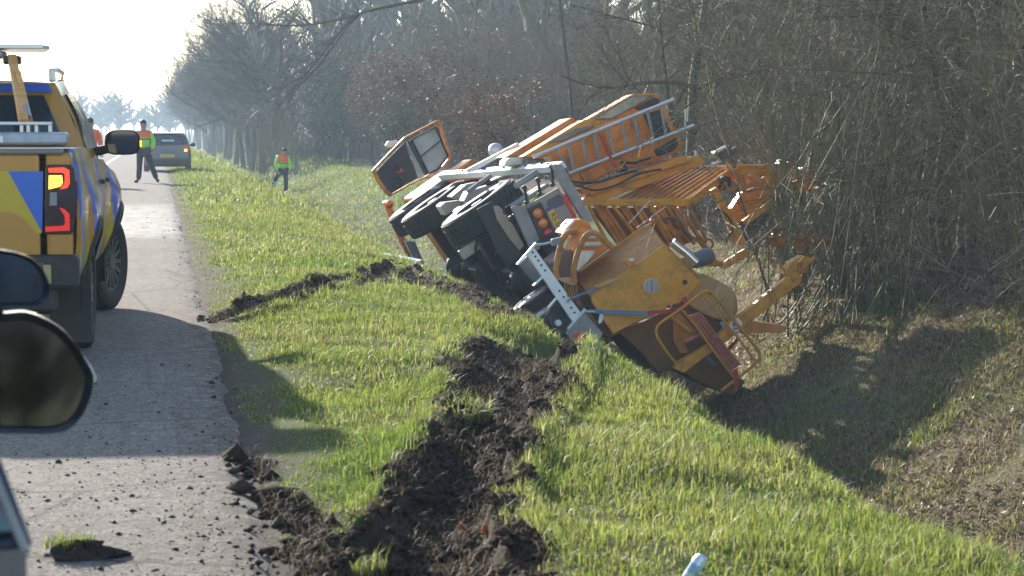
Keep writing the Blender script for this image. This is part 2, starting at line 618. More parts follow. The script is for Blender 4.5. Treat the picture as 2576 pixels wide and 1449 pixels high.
# brown mud carried on to the tarmac near the torn verge, darker tyre bands along the lane
yfac = math2('MULTIPLY', ramp(sep.outputs['Y'], 13.0, 8.0), ramp(sep.outputs['X'], -1.6, 0.4, 0.25, 1.0))
mudn = noise(5.5, 8, 0.72)
mud = math2('MULTIPLY', ramp(mudn.outputs['Fac'], 0.56, 0.66), yfac)
c = mixc(math2('MULTIPLY', mud, 0.85), c, (0.05, 0.036, 0.026))
smap = N.new('ShaderNodeMapping'); smap.inputs['Scale'].default_value = (7, 0.5, 1); L.new(tc.outputs['Object'], smap.inputs['Vector'])
smn = N.new('ShaderNodeTexNoise'); smn.inputs['Scale'].default_value = 1.0; smn.inputs['Detail'].default_value = 8; smn.inputs['Roughness'].default_value = 0.7; L.new(smap.outputs[0], smn.inputs['Vector'])
smear = math2('MULTIPLY', ramp(smn.outputs['Fac'], 0.5, 0.68), ramp(sep.outputs['X'], -0.9, 0.3, 0.25, 0.9))
c = mixc(math2('MULTIPLY', smear, 0.55), c, (0.075, 0.058, 0.044))
vor = N.new('ShaderNodeTexVoronoi'); vor.feature = 'DISTANCE_TO_EDGE'; vor.inputs['Scale'].default_value = 0.55; L.new(mixc(0.06, tc.outputs['Object'], mid.outputs['Color']), vor.inputs['Vector'])
c = mixc(ramp(vor.outputs['Distance'], 0.010, 0.0, 0.0, 0.7), c, (0.035, 0.032, 0.03))
edge = math2('MULTIPLY', ramp(sep.outputs['X'], 0.02, 0.34), ramp(mid.outputs['Fac'], 0.35, 0.6))
c = mixc(math2('MULTIPLY', edge, 0.7), c, (0.085, 0.064, 0.046))
# wet stretch in front of the pickup
wn2 = noise(3.0, 6, 0.65)
wet = math2('MULTIPLY', ramp(sep.outputs['Y'], 30.5, 33.0), ramp(sep.outputs['Y'], 47.0, 43.0))
wet = math2('MULTIPLY', wet, ramp(wn2.outputs['Fac'], 0.62, 0.46))
c = mixc(math2('MULTIPLY', wet, 0.45), c, (0.06, 0.058, 0.06))
L.new(c, B.inputs['Base Color'])
L.new(ramp(wet, 0, 1, 0.92, 0.55), B.inputs['Roughness'])
L.new(ramp(wet, 0, 1, 0.12, 0.22), B.inputs['Specular IOR Level'])
bp = N.new('ShaderNodeBump'); bp.inputs['Distance'].default_value = 0.012
L.new(ramp(wet, 0, 1, 0.55, 0.12), bp.inputs['Strength'])
L.new(mixc(0.5, grit.outputs['Distance'], fine.outputs['Fac']), bp.inputs['Height']); L.new(bp.outputs[0], B.inputs['Normal'])
MATS['asphalt'] = m
rys = np.concatenate([np.arange(-30, 6, 1.0), np.arange(6, 40, 0.08), np.arange(40, 120, 0.5), np.arange(120, 1600, 20)])
rxs = np.array([-7.0, -5.0, -3.0, -1.0, 0.0, 0.2, 0.3, 1.0])
RX, RY = np.meshgrid(rxs, rys)
er = ROAD_R + 0.035 * vnoise(rys * 1.7, rys * 0, 31) + 0.02 * vnoise(rys * 6, rys * 0, 32)
RX[:, -1] = er
RX[:, -2] = er - 0.05
RZ = 0.03 * np.clip((0.3 - np.abs(RX + 3)) / 3, -1, 1) * 0 + 0.0 * RX
RZ[:, -1] = -0.02
RV = np.stack([RX.ravel(), RY.ravel(), RZ.ravel()], 1)
ii, jj = np.meshgrid(np.arange(len(rxs) - 1), np.arange(len(rys) - 1))
b0 = (jj * len(rxs) + ii).ravel()
road = np_mesh('road', RV, np.stack([b0, b0 + 1, b0 + len(rxs) + 1, b0 + len(rxs)], 1), m)
tag(road, kind='structure')
lm = mat('road_paint', (0.72, 0.71, 0.68), 0.6, var=0.15, scale=3, dirt=0.5, dirt_col=(0.15, 0.14, 0.13), dirt_scale=8)
for x0 in (-2.42, -6.7):
    MB().add([(x0, -30, .004), (x0 + .14, -30, .004), (x0 + .14, 1500, .004), (x0, 1500, .004)], [(0, 1, 2, 3)]).build('lane_line', lm, road)

# ------------------------------------------------------------------ grass blades
def blades(P, h, w, bend, tint, lean=None):
    """P base points (n,3); returns verts, tris, tint: five verts and three triangles a blade"""
    n = len(P)
    a = RNG.uniform(0, 2 * math.pi, n)
    side = np.stack([np.cos(a), np.sin(a), np.zeros(n)], 1) * (w / 2)[:, None]
    b = a + math.pi / 2 + RNG.normal(0, 0.5, n)
    dirv = np.stack([np.cos(b), np.sin(b), np.zeros(n)], 1)
    if lean is not None:
        dirv = dirv * 0.85 + np.array(lean)[None, :] * 0.3
    up = np.array([0, 0, 1.0])
    mid = P + up * (h * 0.55)[:, None] + dirv * (h * bend * 0.3)[:, None]
    tip = P + up * (h * np.sqrt(np.clip(1 - 0.5 * bend ** 2, 0.15, 1)))[:, None] + dirv * (h * bend)[:, None]
    V = np.stack([P - side, P + side, mid - side * 0.75, mid + side * 0.75, tip], 1).reshape(-1, 3)
    k = (np.arange(n) * 5)[:, None]
    F = np.concatenate([k + np.array([[0, 1, 3]]), k + np.array([[0, 3, 2]]), k + np.array([[2, 3, 4]])], 0)
    T = np.repeat(tint, 5, 0)
    T = T.reshape(n, 5, 3) * np.array([0.9, 0.9, 1.0, 1.0, 1.05])[None, :, None]  # shade at the root painted in: base darker, tip lighter
    return V, F, T.reshape(-1, 3)

def scatter(x0, x1, y0, y1, n):
    return RNG.uniform(x0, x1, n), RNG.uniform(y0, y1, n)

def grass_tint(x, y, straw=0.12, dry=0.0):
    n = len(x)
    g = np.array([0.12, 0.185, 0.03]); yg = np.array([0.26, 0.275, 0.06]); st = np.array([0.34, 0.29, 0.15]); br = np.array([0.20, 0.15, 0.09])
    t = np.clip(0.45 + 0.45 * vnoise(x * 1.1, y * 1.1, 41) + RNG.normal(0, 0.25, n), 0, 1)[:, None]
    c = g * (1 - t) + yg * t
    s = (RNG.random(n) < straw + 0.16 * vnoise(x * 0.9, y * 0.9, 42) + 0.12 * vnoise(x * 3.7, y * 3.7, 44))[:, None]
    c = np.where(s, st * RNG.uniform(0.6, 1.15, (n, 1)), c)
    if dry > 0:
        d = (RNG.random(n) < dry + 0.6 * vnoise(x * 1.3, y * 1.3, 43))[:, None]
        c = np.where(d, br * RNG.uniform(0.5, 1.3, (n, 1)) + st * RNG.uniform(0, 0.35, (n, 1)), c)
    return c * RNG.uniform(0.55, 1.6, (n, 1))

GM = attr_mat('grass_blade', rough=0.5, translucent=0.55, spec=0.28)
def grass_patch(name, label, areas, straw=0.12, dry=0.0, bm=0.45, bmax=0.95):
    VV, FF, TT, off = [], [], [], 0
    for (x0, x1, y0, y1, n, hm, wm) in areas:
        x, y = scatter(x0, x1, y0, y1, n)
        m = soil_mask(x, y)
        edge = ROAD_R + 0.05 + 0.08 * vnoise(y * 1.1, y * 0, 51) + 0.05 * vnoise(y * 5, y * 0, 52)
        edge = edge + 0.08 * np.clip((12.5 - y) / 2, 0, 1)
        keep = (RNG.random(n) > m * 1.4 - 0.02) & (x > edge - 0.04)
        thin = vnoise(x * 2.3, y * 2.3, 53)
        keep &= RNG.random(n) < 0.75 + 0.6 * thin + 0.2
        x, y = x[keep], y[keep]
        n = len(x)
        z = ground_z(x, y) - 0.01
        hh = hm * np.clip(RNG.lognormal(0, 0.45, n), 0.3, 2.4) * (1 + 0.45 * vnoise(x * 1.3, y * 1.3, 54) + 0.35 * vnoise(x * 4.1, y * 4.1, 55))
        near_edge = np.clip((x - edge[keep]) / 0.4, 0.35, 1)
        hh = hh * near_edge
        # the crest of the verge carries longer grass
        hh = hh * (1 + 0.25 * np.exp(-((x - 3.05) / 0.45) ** 2))
        w = wm * RNG.uniform(0.6, 1.3, n)
        bend = np.clip(RNG.normal(bm, 0.33, n), 0.02, bmax)
        V, F, T = blades(np.stack([x, y, z], 1), hh, w, bend, grass_tint(x, y, straw, dry), (0.55, -0.25, 0))
        VV.append(V); FF.append(F + off); TT.append(T); off += len(V)
    o = np_mesh(name, np.concatenate(VV), np.concatenate(FF), GM, np.concatenate(TT))
    return tag(o, label, 'grass', kind='stuff')

grass_patch('verge_grass', 'bright green grass on the verge between road and ditch', [
    (0.4, 3.75, 6.6, 12.5, 140000, 0.035, 0.0064),
    (0.4, 3.75, 12.5, 21, 100000, 0.037, 0.0078),
    (0.4, 4.3, 21, 45, 85000, 0.045, 0.013),
    (0.4, 9.0, 45, 110, 52000, 0.075, 0.036),
    (0.4, 11, 110, 260, 20000, 0.12, 0.1)], straw=0.13)
grass_patch('bank_grass', 'dry brown and green grass on the far bank of the ditch', [
    (6.0, 10.2, 12, 27, 115000, 0.06, 0.011),
    (3.7, 6.1, 8, 37, 26000, 0.08, 0.014),
    (5.0, 10.0, 27, 37, 20000, 0.075, 0.016)], straw=0.28, dry=0.60, bm=0.9, bmax=1.3)

# fallen leaves on the far bank
n = 26000
x, y = scatter(5.8, 10.4, 12, 30, n)
k = vnoise(x * 0.9, y * 0.9, 61) + 0.35 * ss(8, 10, x) > -0.1
x, y = x[k], y[k]; n = len(x)
z = ground_z(x, y) + RNG.uniform(0.0, 0.05, n)
a = RNG.uniform(0, 6.28, n); s = RNG.uniform(0.018, 0.036, n)
d1 = np.stack([np.cos(a), np.sin(a), RNG.normal(0, 0.5, n)], 1) * s[:, None]
d2 = np.stack([-np.sin(a), np.cos(a), RNG.normal(0, 0.5, n)], 1) * (s * 0.6)[:, None]
P = np.stack([x, y, z], 1)
V = np.stack([P - d1, P + d2, P + d1, P - d2], 1).reshape(-1, 3)
F = (np.arange(n) * 4)[:, None] + np.array([[0, 1, 2, 3]])
c = np.array([0.20, 0.115, 0.06]) * RNG.uniform(0.5, 1.6, (n, 1)) + RNG.uniform(0, 0.06, (n, 1))
lv = np_mesh('leaf_litter', V, F, attr_mat('dead_leaf', rough=0.6, translucent=0.25), np.repeat(c, 4, 0))
tag(lv, 'brown fallen leaves scattered over the far ditch bank', 'leaves', kind='stuff')

# ------------------------------------------------------------------ clods of torn earth
def clods(name, label, x, y, size, zoff=0.0, col=(0.045, 0.032, 0.023), small=True):
    n = len(x)
    phi = (1 + 5 ** .5) / 2
    ico = np.array([(-1, phi, 0), (1, phi, 0), (-1, -phi, 0), (1, -phi, 0), (0, -1, phi), (0, 1, phi), (0, -1, -phi), (0, 1, -phi), (phi, 0, -1), (phi, 0, 1), (-phi, 0, -1), (-phi, 0, 1)]) / 1.9
    icf = np.array([(0, 11, 5), (0, 5, 1), (0, 1, 7), (0, 7, 10), (0, 10, 11), (1, 5, 9), (5, 11, 4), (11, 10, 2), (10, 7, 6), (7, 1, 8), (3, 9, 4), (3, 4, 2), (3, 2, 6), (3, 6, 8), (3, 8, 9), (4, 9, 5), (2, 4, 11), (6, 2, 10), (8, 6, 7), (9, 8, 1)])
    if small:
        ico = np.array([(1, 0, 0), (-1, 0, 0), (0, 1, 0), (0, -1, 0), (0, 0, 1), (0, 0, -1)], dtype=float)
        icf = np.array([(0, 2, 4), (2, 1, 4), (1, 3, 4), (3, 0, 4), (2, 0, 5), (1, 2, 5), (3, 1, 5), (0, 3, 5)])
    nvv = len(ico)
    V = ico[None] * RNG.uniform(0.45, 1.45, (n, nvv, 1))
    a = RNG.uniform(0, 6.28, n); ca, sa = np.cos(a)[:, None], np.sin(a)[:, None]
    X = V[..., 0] * ca - V[..., 1] * sa; Yv = V[..., 0] * sa + V[..., 1] * ca
    V = np.stack([X * RNG.uniform(0.8, 1.5, (n, 1)), Yv, V[..., 2] * RNG.uniform(0.45, 0.9, (n, 1))], 2) * size[:, None, None]
    z = np.where(x < ROAD_R - 0.03, 0.0, ground_z(x, y))
    V = V + np.stack([x, y, z + size * 0.25 + zoff], 1)[:, None, :]
    F = (np.arange(n) * nvv)[:, None, None] + icf[None]
    c = np.repeat(np.array(col) * RNG.uniform(0.55, 1.6, (n, 1)), nvv, 0)
    o = np_mesh(name, V.reshape(-1, 3), F.reshape(-1, 3), attr_mat('clod_earth', rough=0.95, spec=0.1, bump=0.6, bump_scale=90), c)
    return tag(o, label, 'soil', kind='stuff')
xx, yy = scatter(0.3, 3.4, 6.8, 30, 420000)
mm = soil_mask(xx, yy, True) + 0.05 * soil_mask(xx, yy) * (yy < 18)
k = (RNG.random(len(xx)) < mm * np.where(yy < 14, 0.65, 0.28))
xx, yy = xx[k], yy[k]
clods('torn_soil', 'dark crumbly soil churned up in the wheel ruts of the verge', xx, yy, RNG.lognormal(math.log(0.0085), 0.55, len(xx)))
n = 1500
xx = ROAD_R - np.abs(RNG.normal(0, 0.75, n)); yy = 7.0 + np.abs(RNG.normal(0, 2.6, n))
x3 = ROAD_R - np.abs(RNG.normal(0, 0.10, 500)); y3 = RNG.uniform(10, 45, 500)
x4 = RNG.uniform(-1.0, 0.35, 500); y4 = RNG.uniform(31, 45, 500)
xx, yy = np.concatenate([xx, x3, x4]), np.concatenate([yy, y3, y4])
clods('road_crumbs', 'small dark crumbs of mud strewn over the tarmac', xx, yy, np.clip(RNG.lognormal(math.log(0.0034), 0.55, len(xx)), 0.0015, 0.016), 0.0, (0.055, 0.042, 0.032))
# litter of dead straw over the churned soil
n = 15000
x, y = scatter(0.4, 3.3, 6.8, 24, 90000)
k = (soil_mask(x, y, True) > 0.2) & (RNG.random(90000) < 0.9)
x, y = x[k][:n], y[k][:n]; n = len(x)
V, F, T = blades(np.stack([x, y, ground_z(x, y) + 0.005], 1), RNG.uniform(0.02, 0.09, n), RNG.uniform(0.0015, 0.0035, n), RNG.uniform(0.6, 1.3, n), np.array([0.17, 0.125, 0.075]) * RNG.uniform(0.25, 1.2, (n, 1)))
tag(np_mesh('torn_roots', V, F, GM, T), 'pale torn roots and straw sticking out of the churned soil', 'roots', kind='stuff')
# ================================================================== wood
def rand_perp(rnd, d):
    v = Vector((rnd.gauss(0, 1), rnd.gauss(0, 1), rnd.gauss(0, 1)))
    v = v - d * v.dot(d)
    return v.normalized() if v.length > 1e-6 else Vector((1, 0, 0))

def grow(seed, spec, stems):
    """spec per level: (segments, children, length factor, radius factor, spread, jitter, tropism)
    stems = [(pos, dir, length, radius)]; returns list of (p0, p1, r0, r1, level)"""
    rnd = random.Random(seed)
    out = []
    def branch(p, d, ln, r, lv):
        ns, nc, lf, rf, spread, jit, trop = spec[lv]
        p = p.copy(); d = d.copy()
        step = ln / ns
        nodes = []
        for i in range(ns):
            d = (d + rand_perp(rnd, d) * jit * rnd.uniform(0.4, 1.4) + Vector((0, 0, trop))).normalized()
            q = p + d * step
            t = (i + 1) / ns
            r0 = r * (1 - 0.75 * i / ns); r1 = r * (1 - 0.75 * t)
            out.append((p.copy(), q.copy(), r0, r1, lv))
            nodes.append((p.copy(), q.copy(), d.copy(), t, r1))
            p = q
        if lv + 1 < len(spec):
            for k in range(nc):
                t = rnd.uniform(0.18, 1.0) if lv > 0 else rnd.uniform(0.28, 1.0)
                i = min(int(t * ns), ns - 1)
                a, b, dd, tt, rr = nodes[i]
                s = t * ns - i
                pos = a.lerp(b, s)
                nd = (dd * math.cos(spread) + rand_perp(rnd, dd) * math.sin(spread) * rnd.uniform(0.7, 1.3)).normalized()
                branch(pos, nd, ln * lf * rnd.uniform(0.6, 1.25) * (1.15 - 0.5 * t), max(rr * rf, 0.0022), lv + 1)
    for (p, d, ln, r) in stems:
        branch(Vector(p), Vector(d).normalized(), ln, r, 0)
    return out

def segs_np(segs):
    P0 = np.array([s[0] for s in segs]); P1 = np.array([s[1] for s in segs])
    R0 = np.array([s[2] for s in segs]); R1 = np.array([s[3] for s in segs])
    LV = np.array([s[4] for s in segs])
    return P0, P1, R0, R1, LV

def seg_mesh(P0, P1, R0, R1, tint, rng, thin=0.007):
    """thick segments become three-sided tubes, fine twigs become narrow strips"""
    V, F, T = [], [], []
    off = 0
    D = P1 - P0
    D /= np.maximum(np.linalg.norm(D, axis=1), 1e-9)[:, None]
    ref = np.where(np.abs(D[:, 2:3]) < 0.9, np.array([[0, 0, 1.0]]), np.array([[1.0, 0, 0]]))
    S = np.cross(D, ref); S /= np.linalg.norm(S, axis=1)[:, None]
    U = np.cross(S, D)
    for sel, ns in ((R0 >= 0.05, 6), ((R0 < 0.05) & (R0 >= thin), 3)):
        k = np.where(sel)[0]
        if not len(k): continue
        ang = np.arange(ns) * 2 * math.pi / ns
        ring = S[k][:, None] * np.cos(ang)[None, :, None] + U[k][:, None] * np.sin(ang)[None, :, None]
        a = P0[k][:, None] + ring * R0[k][:, None, None]
        b = P1[k][:, None] + ring * R1[k][:, None, None]
        V.append(np.concatenate([a, b], 1).reshape(-1, 3))
        base = (np.arange(len(k)) * 2 * ns)[:, None, None] + off
        i = np.arange(ns); j = (i + 1) % ns
        F.append((base + np.stack([i, j, j + ns, i + ns], 1)[None]).reshape(-1, 4))
        T.append(np.repeat(tint[k], 2 * ns, 0)); off += len(k) * 2 * ns
    k = np.where(R0 < thin)[0]
    if len(k):
        an = rng.uniform(0, math.pi, len(k))
        w = S[k] * np.cos(an)[:, None] + U[k] * np.sin(an)[:, None]
        w0, w1 = w * R0[k][:, None] * 1.25, w * np.maximum(R1[k], 0.0012)[:, None] * 1.25
        V.append(np.stack([P0[k] - w0, P0[k] + w0, P1[k] + w1, P1[k] - w1], 1).reshape(-1, 3))
        F.append((np.arange(len(k)) * 4)[:, None] + np.array([[0, 1, 2, 3]]) + off)
        T.append(np.repeat(tint[k], 4, 0)); off += len(k) * 4
    return np.concatenate(V), np.concatenate(F), np.concatenate(T)

BARK = attr_mat('bark', rough=0.72, spec=0.28, bump=0.3, bump_scale=25)
LEAF = attr_mat('dead_leaf', rough=0.6, translucent=0.25)

def leaf_quads(P, size, rng, cols):
    n = len(P)
    d1 = rng.normal(0, 1, (n, 3)); d1 /= np.linalg.norm(d1, axis=1)[:, None]
    d2 = rng.normal(0, 1, (n, 3)); d2 -= d1 * (d1 * d2).sum(1)[:, None]; d2 /= np.linalg.norm(d2, axis=1)[:, None]
    s = size * rng.uniform(0.6, 1.3, (n, 1))
    V = np.stack([P - d1 * s, P + d2 * s * 0.55, P + d1 * s, P - d2 * s * 0.55], 1).reshape(-1, 3)
    F = (np.arange(n) * 4)[:, None] + np.array([[0, 1, 2, 3]])
    return V, F, np.repeat(cols, 4, 0)

TREES = {}
def tree_kind(key, segs, col, seed, split=1, leaves=None, thin=0.007, fat=1.0):
    """one tree: trunk (levels below split) and crown meshes kept for sharing"""
    rng = np.random.default_rng(seed)
    P0, P1, R0, R1, LV = segs_np(segs)
    R0 = np.where(LV >= split, R0 * fat, R0); R1 = np.where(LV >= split, R1 * fat, R1)
    c = np.array(col)[None] * rng.uniform(0.65, 1.35, (len(P0), 1))
    ol = (rng.random(len(P0)) < 0.3)[:, None]
    c = np.where(ol, c * np.array([[0.85, 0.98, 0.62]]), c)
    out = []
    for sel in (LV < split, LV >= split):
        V, F, T = seg_mesh(P0[sel], P1[sel], R0[sel], R1[sel], c[sel], rng, thin)
        out.append((V, F, T))
    meshes = []
    for nm, (V, F, T) in zip(('trunk', 'crown'), out):
        o = np_mesh(nm, V, F, BARK, T)
        meshes.append(o.data); bpy.data.objects.remove(o)
    if leaves:
        nl, size, lc, lv0 = leaves
        k = rng.choice(np.where(LV >= lv0)[0], nl)
        t = rng.random((nl, 1))
        P = P0[k] * (1 - t) + P1[k] * t + rng.normal(0, 0.03, (nl, 3))
        cols = np.array(lc)[None] * rng.uniform(0.5, 1.4, (nl, 1))
        V, F, T = leaf_quads(P, size, rng, cols)
        o = np_mesh('leaves', V, F, LEAF, T)
        meshes.append(o.data); bpy.data.objects.remove(o)
    TREES[key] = (meshes, (P0, P1, R0, R1, LV, c))

def place_tree(key, name, x, y, rz, s, label, group, cat='tree', z=None, tilt=(0, 0)):
    zb = gz(x, y) if z is None else z
    M = Matrix.Translation((x, y, zb - 0.05)) @ Matrix.Rotation(rz, 4, 'Z') @ Matrix.Rotation(tilt[0], 4, 'X') @ Matrix.Rotation(tilt[1], 4, 'Y') @ Matrix.Scale(s, 4)
    e = empty(name, M, label, cat, group)
    for me, nm in zip(TREES[key][0], ('trunk', 'crown', 'leaves')):
        o = bpy.data.objects.new(nm, me)
        COL.objects.link(o); o.parent = e
    return e

rr = random.Random(3)
# broad roadside trees with fine upright twigs
for i in range(3):
    spec = [(7, 17, 0.55, 0.55, 0.95, 0.10, 0.02), (6, 10, 0.52, 0.55, 0.75, 0.16, 0.05), (5, 8, 0.50, 0.6, 0.60, 0.18, 0.06), (3, 6, 0.55, 0.65, 0.55, 0.2, 0.05), (2, 0, 0, 0, 0, 0.2, 0.05)]
    tree_kind('row%d' % i, grow(100 + i, spec, [((0, 0, 0), (0.03, 0, 1), 8.5, 0.19)]), (0.115, 0.092, 0.068), i, split=1, fat=2.4, thin=0.02)
# slender woodland trees
for i in range(3):
    spec = [(9, 16, 0.34, 0.5, 0.85, 0.08, 0.04), (5, 8, 0.5, 0.6, 0.65, 0.2, 0.05), (4, 6, 0.5, 0.65, 0.6, 0.25, 0.04), (3, 4, 0.5, 0.7, 0.6, 0.25, 0.03), (2, 0, 0, 0, 0, 0.25, 0.0)]
    tree_kind('slim%d' % i, grow(200 + i, spec, [((0, 0, 0), (rr.uniform(-.08, .08), rr.uniform(-.08, .08), 1), 8.0, 0.10)]), (0.15, 0.122, 0.083), 10 + i, split=1)
# many-stemmed hazel and willow shrubs
for i in range(4):
    stems = []
    for k in range(16):
        a = rr.uniform(0, 6.28); t = rr.uniform(0.1, 0.55)
        stems.append(((rr.gauss(0, .18), rr.gauss(0, .18), 0), (math.cos(a) * t, math.sin(a) * t, 1), rr.uniform(2.6, 5.0), rr.uniform(0.014, 0.034)))
    spec = [(8, 10, 0.36, 0.6, 0.5, 0.12, -0.01), (4, 6, 0.5, 0.7, 0.6, 0.22, 0.02), (3, 4, 0.55, 0.75, 0.6, 0.25, 0.0), (2, 0, 0, 0, 0, 0.25, 0)]
    tree_kind('shrub%d' % i, grow(300 + i, spec, stems), (0.19, 0.152, 0.098), 20 + i, split=1)
# shrub with coppery dead leaves, evergreen shrub
for key, lc, sd in (('copper', (0.15, 0.088, 0.055), 31), ('green', (0.055, 0.075, 0.032), 32)):
    stems = []
    for k in range(9):
        a = rr.uniform(0, 6.28); t = rr.uniform(0.05, 0.45)
        stems.append(((rr.gauss(0, .15), rr.gauss(0, .15), 0), (math.cos(a) * t, math.sin(a) * t, 1), rr.uniform(2.8, 4.6), rr.uniform(0.02, 0.035)))
    spec = [(7, 14, 0.36, 0.55, 0.75, 0.14, 0.0), (4, 7, 0.5, 0.6, 0.7, 0.22, 0.0), (3, 3, 0.5, 0.7, 0.6, 0.25, 0), (2, 0, 0, 0, 0, 0.25, 0)]
    tree_kind(key, grow(sd, spec, stems), (0.11, 0.085, 0.06), sd, split=1, leaves=(5200, 0.05, lc, 2))
# long arching green-barked whips hanging over the ditch
stems = []
for k in range(46):
    t = rr.uniform(-0.15, 0.75); u = rr.uniform(-0.5, 0.35)
    stems.append(((rr.gauss(0, .42), rr.gauss(0, .35), 0), (t, u, 1), rr.uniform(2.2, 4.3), rr.uniform(0.008, 0.016)))
spec = [(12, 6, 0.22, 0.6, 0.35, 0.05, -0.022), (4, 3, 0.5, 0.8, 0.5, 0.15, 0.0), (3, 0, 0, 0, 0, 0.2, 0)]
tree_kind('whip', grow(41, spec, stems), (0.165, 0.150, 0.085), 41, split=1, thin=0.005)
# one old trunk with heavy crooked limbs
spec = [(7, 9, 0.62, 0.55, 1.15, 0.16, 0.01), (7, 9, 0.5, 0.55, 0.8, 0.2, 0.03), (5, 7, 0.5, 0.6, 0.6, 0.22, 0.0), (4, 4, 0.5, 0.7, 0.6, 0.25, 0.0), (2, 0, 0, 0, 0, 0.2, 0)]
tree_kind('old', grow(51, spec, [((0, 0, 0), (-0.12, 0, 1), 5.5, 0.105), ((0.25, 0.1, 0), (0.16, 0.1, 1), 5.0, 0.07)]), (0.098, 0.084, 0.056), 51, split=1)

G_ROW = 'broad bare trees along the road'
yy = 128.0
while yy < 430:
    place_tree('row%d' % rr.randrange(3), 'roadside_tree', 6.4 + rr.uniform(-.6, .8), yy, rr.uniform(0, 6.28), rr.uniform(1.12, 1.35),
               'broad bare roadside tree in the row beyond the dark hatchback', G_ROW)
    yy += 8.5 + rr.uniform(-1, 2) + max(0, yy - 220) * 0.06
place_tree('shrub0', 'twiggy_bush', 4.9, 103, 0.3, 0.72, 'twiggy bare bush on the ditch edge behind the worker in the grass', None, 'bush')
place_tree('copper', 'hedge_bush', 7.4, 140, 0.3, 0.8, 'low reddish bush at the foot of the roadside trees', None, 'bush')

def wood_edge(y):
    if y < 34: return 9.6
    if y < 58: return 9.6 + (y - 34) / 24 * 3.7
    if y < 128: return 13.3
    return 13.3 - min((y - 128) / 30, 1) * 4.0
spots = []
def try_spot(x, y, dmin):
    for (a, b) in spots:
        if (a - x) ** 2 + (b - y) ** 2 < dmin * dmin: return False
    spots.append((x, y)); return True
kinds = [('shrub', 4, 'hazel_shrub', 'bare many-stemmed hazel shrub at the wood edge', 'bare shrubs of the wood edge', 'shrub'),
         ('slim', 3, 'woodland_tree', 'slender bare grey-brown tree in the roadside wood', 'slender bare trees of the wood', 'tree')]
n_try = 0
def zone(y):
    if y < 27: return ' above the far ditch bank'
    if y < 46: return ' behind the overturned lorry'
    if y < 90: return ' beside the small field'
    return ' at the far end of the small field'
while len(spots) < 120 and n_try < 6000:
    n_try += 1
    y = 19 + 140 * rr.random() ** 1.25
    x = wood_edge(y) + abs(rr.gauss(0, 2.2)) + 0.2
    if x > 0.47 * y + 3.0 or not try_spot(x, y, 1.25 + y * 0.012): continue
    k = kinds[0] if rr.random() < 0.66 else kinds[1]
    place_tree('%s%d' % (k[0], rr.randrange(k[1])), k[2], x, y, rr.uniform(0, 6.28), rr.uniform(0.85, 1.25) * (1 + max(0, y - 45) * (0.006 if k[0] == 'slim' else 0.0045)), k[3] + zone(y), k[4] + zone(y), k[5], tilt=(rr.gauss(0, .06), rr.gauss(0, .06)))
for (px, d, key, s) in ((1000, 95, 'copper', 1.2), (1060, 88, 'copper', 1.3), (960, 105, 'copper', 1.1), (1180, 62, 'copper', 0.75), (1260, 58, 'copper', 0.7), (720, 150, 'copper', 1.5)):
    place_tree(key, 'copper_leaved_shrub', (px - VPX) / FPX * d, d, px * 1.0, s, 'shrub holding coppery dead leaves along the wood edge', 'shrubs with coppery dead leaves', 'shrub')
for (px, d, key, s) in ((880, 118, 'green', 1.0), (800, 130, 'green', 1.1), (930, 112, 'green', 0.9), (850, 125, 'green', 1.3), (1010, 84, 'green', 0.7)):
    place_tree(key, 'evergreen_shrub', (px - VPX) / FPX * d, d, px * 1.0, s, 'dull green evergreen shrub along the wood edge', 'evergreen shrubs', 'shrub')
# the shrubs right over the ditch, by the wreck
for (px, py, d, key, s, rz, nm, lb) in (
    (2040, 740, 28.2, 'whip', 1.15, 0.15, 'arching_willow', 'arching willow with dense green-barked whips over the ditch bank'),
    (2200, 720, 27.0, 'whip', 1.0, 1.2, 'arching_willow', 'willow whips rising behind the ditch bank beside the crooked tree'),
    (2390, 640, 29.5, 'old', 1.0, 0.3, 'crooked_tree', 'crooked double-trunked tree with heavy limbs behind the ditch bank'),
    (2120, 680, 29.0, 'shrub1', 0.85, 2.2, 'thorn_shrub', 'tangled bare shrub growing through the wrecked yellow frame'),
    (1990, 620, 30.5, 'shrub2', 0.9, 4.0, 'thorn_shrub', 'tangled bare shrub behind the yellow lattice frame'),
    (2560, 640, 28.0, 'old', 1.15, 2.4, 'crooked_tree', 'forked dark tree trunk at the wood edge above the ditch bank'),
    (2250, 560, 33.0, 'old', 1.1, 4.4, 'crooked_tree', 'crooked tree trunk standing behind the arching willow'),
    (1750, 480, 42.0, 'old', 1.25, 1.4, 'crooked_tree', 'dark crooked trunk in the wood just behind the upper ladder'),
    (2520, 720, 25.5, 'shrub3', 0.5, 1.0, 'thorn_shrub', 'low tangled bare shrub at the top of the ditch bank')):
    p = at_depth(px, py, d)
    place_tree(key, nm, p.x, p.y, rz, s, lb, None, 'shrub' if 'tree' not in nm else 'tree')

